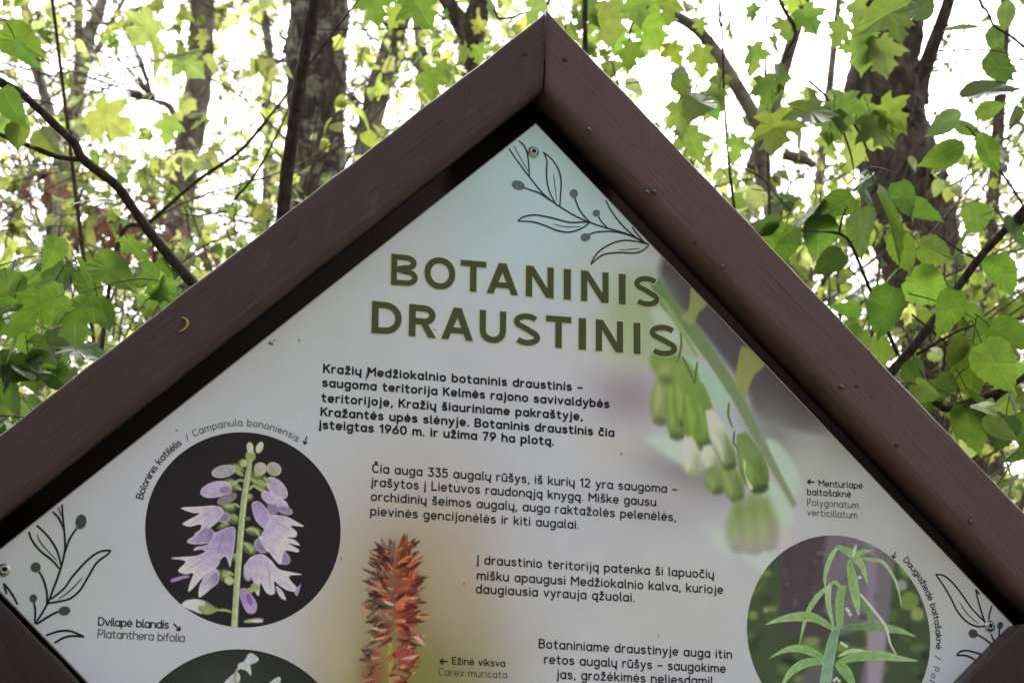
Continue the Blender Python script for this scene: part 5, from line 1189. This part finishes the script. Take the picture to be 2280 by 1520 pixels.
# bushes of the middle distance
BUSH = [('bush_a', 30, 7.0, 'yellow green bush at the left photo edge under the pale trunks'), ('bush_b', 330, 8.5, 'yellowish bush at the foot of the grey trunk with the stub'), ('bush_c', 560, 7.6, 'light green bush showing between arching twigs and the dark stem'),
        ('bush_d', 800, 9.5, 'airy bush filling the gap under the leaning grey trunk'), ('bush_e', 1640, 7.2, 'bright bush just over the right timber near the apex half'), ('bush_f', 1800, 6.2, 'dense bush in front of the thickest trunk, over the right timber'), ('bush_g', 2240, 6.6, 'tall bush at the right photo edge below the oval leaves'), ('bush_h', 2120, 8.0, 'shaded bush behind the low branch at the lower right')]
for i, (key, px, D, label) in enumerate(BUSH):
    c = P(px, 900, D); st = []; rg = np.random.default_rng(90 + i)
    for k in range(4):
        x, y = c[0] + rg.normal(0, 0.18), c[1] + rg.normal(0, 0.18); z0 = float(ground_z(x, y)) - 0.2; h = c[2] + 0.2 + rg.uniform(0, 0.6) - z0; lean = rg.normal(0, 0.2, 2)
        t = np.linspace(0, 1, 6); pts = np.stack([x + lean[0] * h * t ** 1.5 + rg.normal(0, 0.02, 6), y + lean[1] * h * t ** 1.5 + rg.normal(0, 0.02, 6), z0 + h * t], -1)
        st.append((pts, np.linspace(0.016, 0.004, 6)))
    trees[key] = Plant('bush', label, 'bush', st, M['twig_far'], M['leaf_far' if i in (0, 1, 3) else 'leaf_maple'], GT, 0.03, 6, 'stem', seed=140 + i)
    trees[key].root = c

_c = P(262, 560, 8.2); _z = float(ground_z(_c[0], _c[1])) - 0.2; _rg = np.random.default_rng(5); _st = []
for k in range(5):
    t = np.linspace(0, 1, 7)[:, None]; top = P(190 + k * 40, 420 + 30 * (k % 3), 8.2); bot = np.array([_c[0] + _rg.normal(0, .1), _c[1] + _rg.normal(0, .1), _z])
    _st.append((bot + (top - bot) * t + _rg.normal(0, 0.02, (7, 3)), np.linspace(0.014, 0.003, 7)))
trees['dry'] = Plant('bush', 'withered bush with reddish brown leaves behind the slanting sapling', 'bush', _st, M['twig_far'], M['leaf_dry'], GT, 0.03, 6, 'stem', seed=201)
for x, y, n in ((255, 500, 15), (310, 470, 6), (450, 560, 5), (45, 400, 7), (300, 520, 10), (200, 480, 6), (430, 610, 4)):
    for _ in range(n): trees['dry'].spray(P(x + _rg.normal(0, 32), y + _rg.normal(0, 22), 8.2 + _rg.normal(0, 0.3)), 'tiny', 0.045, 5, 0.22, (0.11, 0.055, 0.045), link_r=0.003, twig_r=0.002, pet=False)

# ---- leaves one can single out
tr = trees
OV = [(2140, 67, 96, -5, OVG), (2240, 32, 72, 100, OVG), (2213, 84, 72, 95, OVG), (2195, 205, 130, -5, OVG), (2202, 246, 76, -20, OVG), (2102, 272, 108, 150, OVG), (2150, 286, 70, 20, OVG), (2108, 345, 112, 150, NEARG), (2200, 338, 105, 65, NEARG), (2266, 262, 60, 90, OVG), (2050, 20, 110, 130, NEARG), (1980, 24, 150, 160, NEARG), (2245, 150, 50, 20, OVG)]
for x, y, s_, a, b in OV: tr['up_right'].one_leaf(x, y, 4.4, s_, 'ovate', a, b, 0.35)
for x, y, s_, a, b in [(1778, 474, 150, 160, DARKG), (1985, 492, 175, 60, NEARG), (1912, 512, 140, 100, NEARG), (1726, 543, 130, 120, NEARG), (1824, 525, 115, 90, NEARG), (1860, 462, 120, 150, DARKG), (1979, 610, 130, 150, NEARG), (2062, 640, 125, 30, NEARG), (1884, 692, 80, 160, NEARG), (1972, 690, 130, 110, NEARG), (2050, 470, 110, 20, DARKG), (1700, 500, 90, 170, DARKG),
                       (1850, 580, 90, 150, NEARG), (2080, 560, 100, 30, MIDG), (1900, 760, 90, 130, MIDG), (1960, 780, 80, 80, MIDG), (2230, 610, 120, 60, NEARG), (2262, 520, 100, 40, NEARG), (2180, 480, 100, -20, NEARG), (2120, 690, 110, 100, NEARG), (2010, 560, 100, 70, NEARG)]:
    tr['right'].one_leaf(x, y, 4.2, s_ * 0.92, 'broad', a, b, 0.5)
for x, y, s_, a, b in [(2158, 820, 122, 100, NEARG), (2214, 806, 112, 60, NEARG), (2040, 836, 78, 80, NEARG), (2183, 905, 112, 50, NEARG), (2162, 945, 115, 70, NEARG), (2250, 745, 110, 20, NEARG), (2200, 740, 90, -30, NEARG), (2100, 860, 70, 150, NEARG), (2130, 780, 80, 120, MIDG), (2245, 880, 110, 80, NEARG), (2120, 930, 90, 40, MIDG), (2075, 880, 70, 60, MIDG), (2230, 960, 90, 110, NEARG), (2260, 1060, 100, 60, MIDG)]:
    tr['low_right'].one_leaf(x, y, 4.0, s_, 'broad', a, b, 0.45)
for x, y, s_, a in [(1677, 32, 52, 70), (1622, 64, 58, 100), (1561, 140, 88, 95), (1680, 136, 86, 80), (1722, 102, 62, 110), (1750, 67, 72, 85), (1803, 48, 80, 60), (1868, 78, 80, 120), (1742, 172, 84, 70), (1708, 207, 88, 80), (1600, 200, 105, 90), (1588, 232, 92, 110), (1515, 268, 115, 80), (1728, 300, 125, 85), (1806, 262, 115, 80), (1850, 285, 95, 100), (1878, 250, 110, 100), (1925, 262, 105, 75), (1962, 292, 110, 60), (1990, 258, 95, 40), (1905, 320, 110, 95), (1845, 330, 90, 90),
                    (1920, 118, 110, 95), (1966, 128, 110, 80), (1940, 66, 95, 100), (1996, 60, 95, 80), (1545, 320, 100, 60), (1640, 330, 70, 100), (1690, 250, 70, 100), (1560, 60, 40, 80), (1785, 320, 90, 80), (1765, 12, 60, 90), (1905, 30, 90, 110), (1530, 210, 60, 90)]:
    tr['hang'].one_leaf(x, y, 5.4, s_ * 0.86, 'maple', a, YG if tr['hang'].rg.uniform() < 0.3 else MIDG, 0.55)
for x, y, s_, a in [(835, 16, 100, 80), (938, 26, 105, 60), (1197, 20, 80, 100), (1355, 50, 135, 85), (1453, 64, 112, 70), (1404, 128, 74, 95), (1348, 122, 36, 60), (1151, 66, 36, 30), (1028, 126, 66, 120), (1067, 124, 58, 80), (958, 185, 90, 100), (880, 40, 70, 120), (1310, 20, 80, 90), (1490, 20, 90, 100), (1500, 120, 60, 80), (1420, 20, 80, 70), (1265, 110, 34, 90), (1300, 55, 50, 80), (990, 160, 60, 70), (1090, 20, 50, 90), (1240, 60, 46, 100), (1375, 100, 70, 90)]:
    tr['top'].one_leaf(x, y, 5.6, s_ * 0.86, 'maple', a, YG if tr['top'].rg.uniform() < 0.4 else MIDG, 0.5)
for x, y, s_, a, k_, b in [(44, 92, 120, 30, 'broad', NEARG), (58, 118, 95, 50, 'broad', NEARG), (20, 235, 100, 70, 'broad', NEARG), (106, 318, 84, 60, 'broad', MIDG), (212, 440, 112, -10, 'maple', NEARG), (122, 558, 85, 100, 'broad', NEARG), (246, 596, 135, 30, 'broad', NEARG), (86, 660, 132, 140, 'broad', NEARG), (350, 625, 100, 80, 'maple', NEARG), (168, 716, 118, 85, 'maple', NEARG),
                        (48, 752, 115, 110, 'maple', NEARG), (32, 818, 110, 20, 'broad', DARKG), (36, 880, 115, 40, 'broad', DARKG), (40, 300, 70, 90, 'broad', MIDG), (300, 560, 90, 60, 'maple', NEARG), (20, 640, 100, 100, 'broad', NEARG), (110, 780, 110, 60, 'maple', NEARG), (200, 640, 110, 60, 'broad', NEARG), (60, 590, 90, 150, 'broad', MIDG), (130, 840, 90, 40, 'broad', DARKG), (230, 700, 90, 70, 'broad', NEARG), (15, 700, 100, 120, 'broad', NEARG), (90, 910, 90, 30, 'broad', DARKG), (70, 830, 100, 80, 'maple', NEARG)]:
    tr['left'].one_leaf(x, y, 4.2, s_ * 0.9, k_, a, b, 0.55)
for x, y, s_, a in [(318, 70, 88, 130), (350, 122, 92, 70), (420, 144, 84, 40), (246, 272, 95, 40), (453, 88, 42, 90), (375, 290, 70, 100)]:
    tr['grey_left'].one_leaf(x, y, 7.5, s_, 'maple', a, YG, 0.5, False)

# ---- sprays of leaves filled in by depth: near shrubs, bushes, then the crowns of the far trees
def field(pts):
    """leafiness between given photograph points (x, y, value), smoothly blended"""
    p = np.array(pts, float)
    def f(x, y):
        w = 1.0 / (((p[:, 0] - x) / 230.0) ** 2 + ((p[:, 1] - y) / 160.0) ** 2 + 0.02) ** 1.6
        return float((w * p[:, 2]).sum() / w.sum())
    return f
def fill(owners, dens, Ds, step, k, kind, size, length, cols, seed, xr=(-500, 2780), yr=(-420, 1080), link=None, amt=1.0, **kw):
    rg = np.random.default_rng(seed); ow = [trees[o] for o in owners]; roots = np.array([o.xy()[:2] for o in ow])
    for gx in np.arange(xr[0], xr[1], step):
        for gy in np.arange(yr[0], yr[1], step):
            if 470 < gy and abs(gx - 1200) < (gy - 60) * 1.0 - 190: continue        # wholly behind the board
            lam = dens(gx, gy) * amt
            for _ in range(rg.poisson(max(lam, 0))):
                D = rg.uniform(*Ds); p = P(gx + rg.uniform(0, step), gy + rg.uniform(0, step), D)
                if p[2] < ground_z(p[0], p[1]) + 0.15: continue
                o = ow[int(np.argmin(((roots - p[:2]) ** 2).sum(1) * (1 + rg.uniform(0, 0.5, len(ow)))))]
                kk = kind if isinstance(kind, str) else kind[rg.integers(len(kind))]
                o.spray(p, kk, size * rg.uniform(0.85, 1.2), k, length * rg.uniform(0.7, 1.3), cols[rg.integers(len(cols))], link_r=(link if link and rg.uniform() < 0.5 else None), **kw)

near_L = field([(340, 120, 0), (330, 190, 0), (300, 240, .0), (360, 230, 0), (0, 60, .55), (140, 60, .05), (0, 200, .5), (200, 250, 0), (0, 420, .05), (200, 440, .08), (380, 500, .02), (300, 400, 0), (0, 600, 1.1), (200, 640, 1.2), (380, 650, .6), (0, 800, 1.5), (150, 820, 1.5), (600, 300, 0), (500, 480, 0), (0, 950, 1.6), (-400, 600, .8), (-400, 100, .4), (-400, 900, 1.3), (0, -300, .3), (800, 100, 0)])
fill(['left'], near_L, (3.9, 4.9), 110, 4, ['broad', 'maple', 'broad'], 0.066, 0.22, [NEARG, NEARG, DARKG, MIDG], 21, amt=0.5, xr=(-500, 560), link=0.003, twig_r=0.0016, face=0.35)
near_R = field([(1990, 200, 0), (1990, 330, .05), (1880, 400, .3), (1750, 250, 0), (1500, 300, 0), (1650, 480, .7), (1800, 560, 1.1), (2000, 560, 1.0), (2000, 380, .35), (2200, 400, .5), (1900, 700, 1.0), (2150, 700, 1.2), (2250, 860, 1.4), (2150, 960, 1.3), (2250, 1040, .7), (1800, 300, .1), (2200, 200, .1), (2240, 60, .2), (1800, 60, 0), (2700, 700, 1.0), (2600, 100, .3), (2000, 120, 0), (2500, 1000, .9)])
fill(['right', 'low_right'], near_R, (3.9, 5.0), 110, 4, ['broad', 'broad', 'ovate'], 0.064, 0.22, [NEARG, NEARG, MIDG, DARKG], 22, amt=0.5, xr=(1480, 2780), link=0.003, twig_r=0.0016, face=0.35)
mid_L = field([(340, 120, 0), (330, 190, 0), (300, 240, .0), (360, 230, 0), (705, 40, 0), (700, 150, 0), (700, 260, 0), (710, 350, .15), (445, 60, 0), (440, 180, .05), (420, 300, .3), (850, 170, .1), (200, 120, .15), (1000, 200, .6), (60, 60, .10), (300, 80, .25), (300, 200, .12), (120, 220, .3), (300, 330, .55), (500, 360, 1.0), (420, 480, 1.5), (200, 500, .9), (60, 480, .4), (600, 440, 1.3), (560, 250, .5), (850, 250, .6), (960, 150, .55), (1050, 80, .4), (100, 700, 1.5), (300, 640, 1.7), (-400, 300, .5), (-400, 700, 1.2), (1250, 40, .3), (500, 80, .2), (50, 900, 1.5), (800, 60, .3)])
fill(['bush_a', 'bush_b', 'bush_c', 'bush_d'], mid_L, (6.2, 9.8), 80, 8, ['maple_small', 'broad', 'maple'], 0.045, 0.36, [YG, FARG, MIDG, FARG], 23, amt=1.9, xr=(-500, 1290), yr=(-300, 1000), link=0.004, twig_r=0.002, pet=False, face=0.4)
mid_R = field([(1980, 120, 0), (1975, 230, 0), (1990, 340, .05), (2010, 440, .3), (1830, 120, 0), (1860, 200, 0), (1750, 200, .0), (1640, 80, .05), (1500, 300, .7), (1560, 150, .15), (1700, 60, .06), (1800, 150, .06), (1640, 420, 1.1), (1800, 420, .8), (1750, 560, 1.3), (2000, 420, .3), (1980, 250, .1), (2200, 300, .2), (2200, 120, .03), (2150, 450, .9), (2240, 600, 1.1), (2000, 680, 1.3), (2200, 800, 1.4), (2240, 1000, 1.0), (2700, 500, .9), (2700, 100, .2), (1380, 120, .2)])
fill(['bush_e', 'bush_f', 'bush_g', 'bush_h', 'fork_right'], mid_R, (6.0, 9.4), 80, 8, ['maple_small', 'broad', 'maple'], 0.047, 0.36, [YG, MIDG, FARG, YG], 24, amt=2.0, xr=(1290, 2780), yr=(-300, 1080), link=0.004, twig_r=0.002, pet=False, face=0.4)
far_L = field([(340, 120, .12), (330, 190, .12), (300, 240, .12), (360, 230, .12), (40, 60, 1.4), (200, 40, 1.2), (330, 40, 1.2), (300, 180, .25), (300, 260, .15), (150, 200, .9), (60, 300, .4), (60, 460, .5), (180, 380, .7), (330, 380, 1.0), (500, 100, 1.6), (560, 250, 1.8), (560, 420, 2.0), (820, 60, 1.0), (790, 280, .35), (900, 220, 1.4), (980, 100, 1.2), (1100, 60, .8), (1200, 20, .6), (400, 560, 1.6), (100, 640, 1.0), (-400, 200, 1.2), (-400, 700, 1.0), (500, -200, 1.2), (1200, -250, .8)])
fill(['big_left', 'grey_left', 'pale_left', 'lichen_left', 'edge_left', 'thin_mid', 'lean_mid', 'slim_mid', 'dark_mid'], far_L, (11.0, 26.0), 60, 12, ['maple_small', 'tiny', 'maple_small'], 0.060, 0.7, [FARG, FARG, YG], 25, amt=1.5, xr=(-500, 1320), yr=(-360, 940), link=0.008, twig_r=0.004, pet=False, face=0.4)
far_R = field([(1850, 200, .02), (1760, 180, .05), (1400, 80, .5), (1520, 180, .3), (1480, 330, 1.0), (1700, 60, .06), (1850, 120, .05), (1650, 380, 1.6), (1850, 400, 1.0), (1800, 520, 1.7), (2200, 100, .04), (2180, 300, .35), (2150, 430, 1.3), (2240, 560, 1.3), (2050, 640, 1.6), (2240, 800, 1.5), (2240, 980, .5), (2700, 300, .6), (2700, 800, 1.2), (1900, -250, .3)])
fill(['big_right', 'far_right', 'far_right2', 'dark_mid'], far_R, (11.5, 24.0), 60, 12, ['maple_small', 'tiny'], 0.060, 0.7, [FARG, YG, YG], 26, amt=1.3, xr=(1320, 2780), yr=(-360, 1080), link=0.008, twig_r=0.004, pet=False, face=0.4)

# unseen wood added behind the viewer and to the left; it darkens the light that reaches the board's face
def unseen_wood():
    rg = np.random.default_rng(77); ac = Acc(); n = 9000
    th = rg.uniform(math.radians(-205), math.radians(-12), n); r = rg.uniform(7.5, 12.0, n) + 2.0 * np.sin(th * 7)
    x, y = -0.8 + r * np.cos(th), -2.8 + r * np.sin(th); h = 5.6 + 1.5 * np.sin(th * 5 + 1) + 1.2 * np.sin(th * 11)
    h = np.where(th < math.radians(-130), h + 1.4, h); z = ground_z(x, y) + rg.uniform(0.0, 1.0, n) ** 0.9 * h
    pos = np.stack([x, y, z], -1); tip = rg.normal(0, 1, (n, 3)) - [0, 0, 0.6]; nr = rg.normal(0, 1, (n, 3)) + [0, 0, 0.5]
    leaves(ac, 'maple_small', pos, tip, nr, rg.uniform(0.25, 0.55, n), leaf_cols(n, (0.05, 0.075, 0.018), rg), rg)
    for k in range(16):
        a = math.radians(-200 + k * 12.3); rr = 10 + 1.2 * math.sin(k * 2.3); bx, by = -0.8 + rr * math.cos(a), -2.8 + rr * math.sin(a); z0 = float(ground_z(bx, by)) - 0.2
        q = np.array([[bx + 0.1 * math.sin(k + i), by + 0.1 * math.cos(k * 2 + i), z0 + i * 1.6] for i in range(6)]); V, Q, T = tube(q, np.linspace(0.16, 0.06, 6), 9, 0.06, True, rg); ac.add(V, Q, T, C=(0.03, 0.025, 0.02))
    tag(ac.build('unseen_blocking_wood', M['leaf_shade'], smooth=False), 'unseen leafy wood added opposite the board to darken its face', 'wood', kind='stuff')
unseen_wood()

for key, p in trees.items():
    p.build(M['twig'] if p.part == 'stem' and not key.startswith('bush') else M['twig_far'])
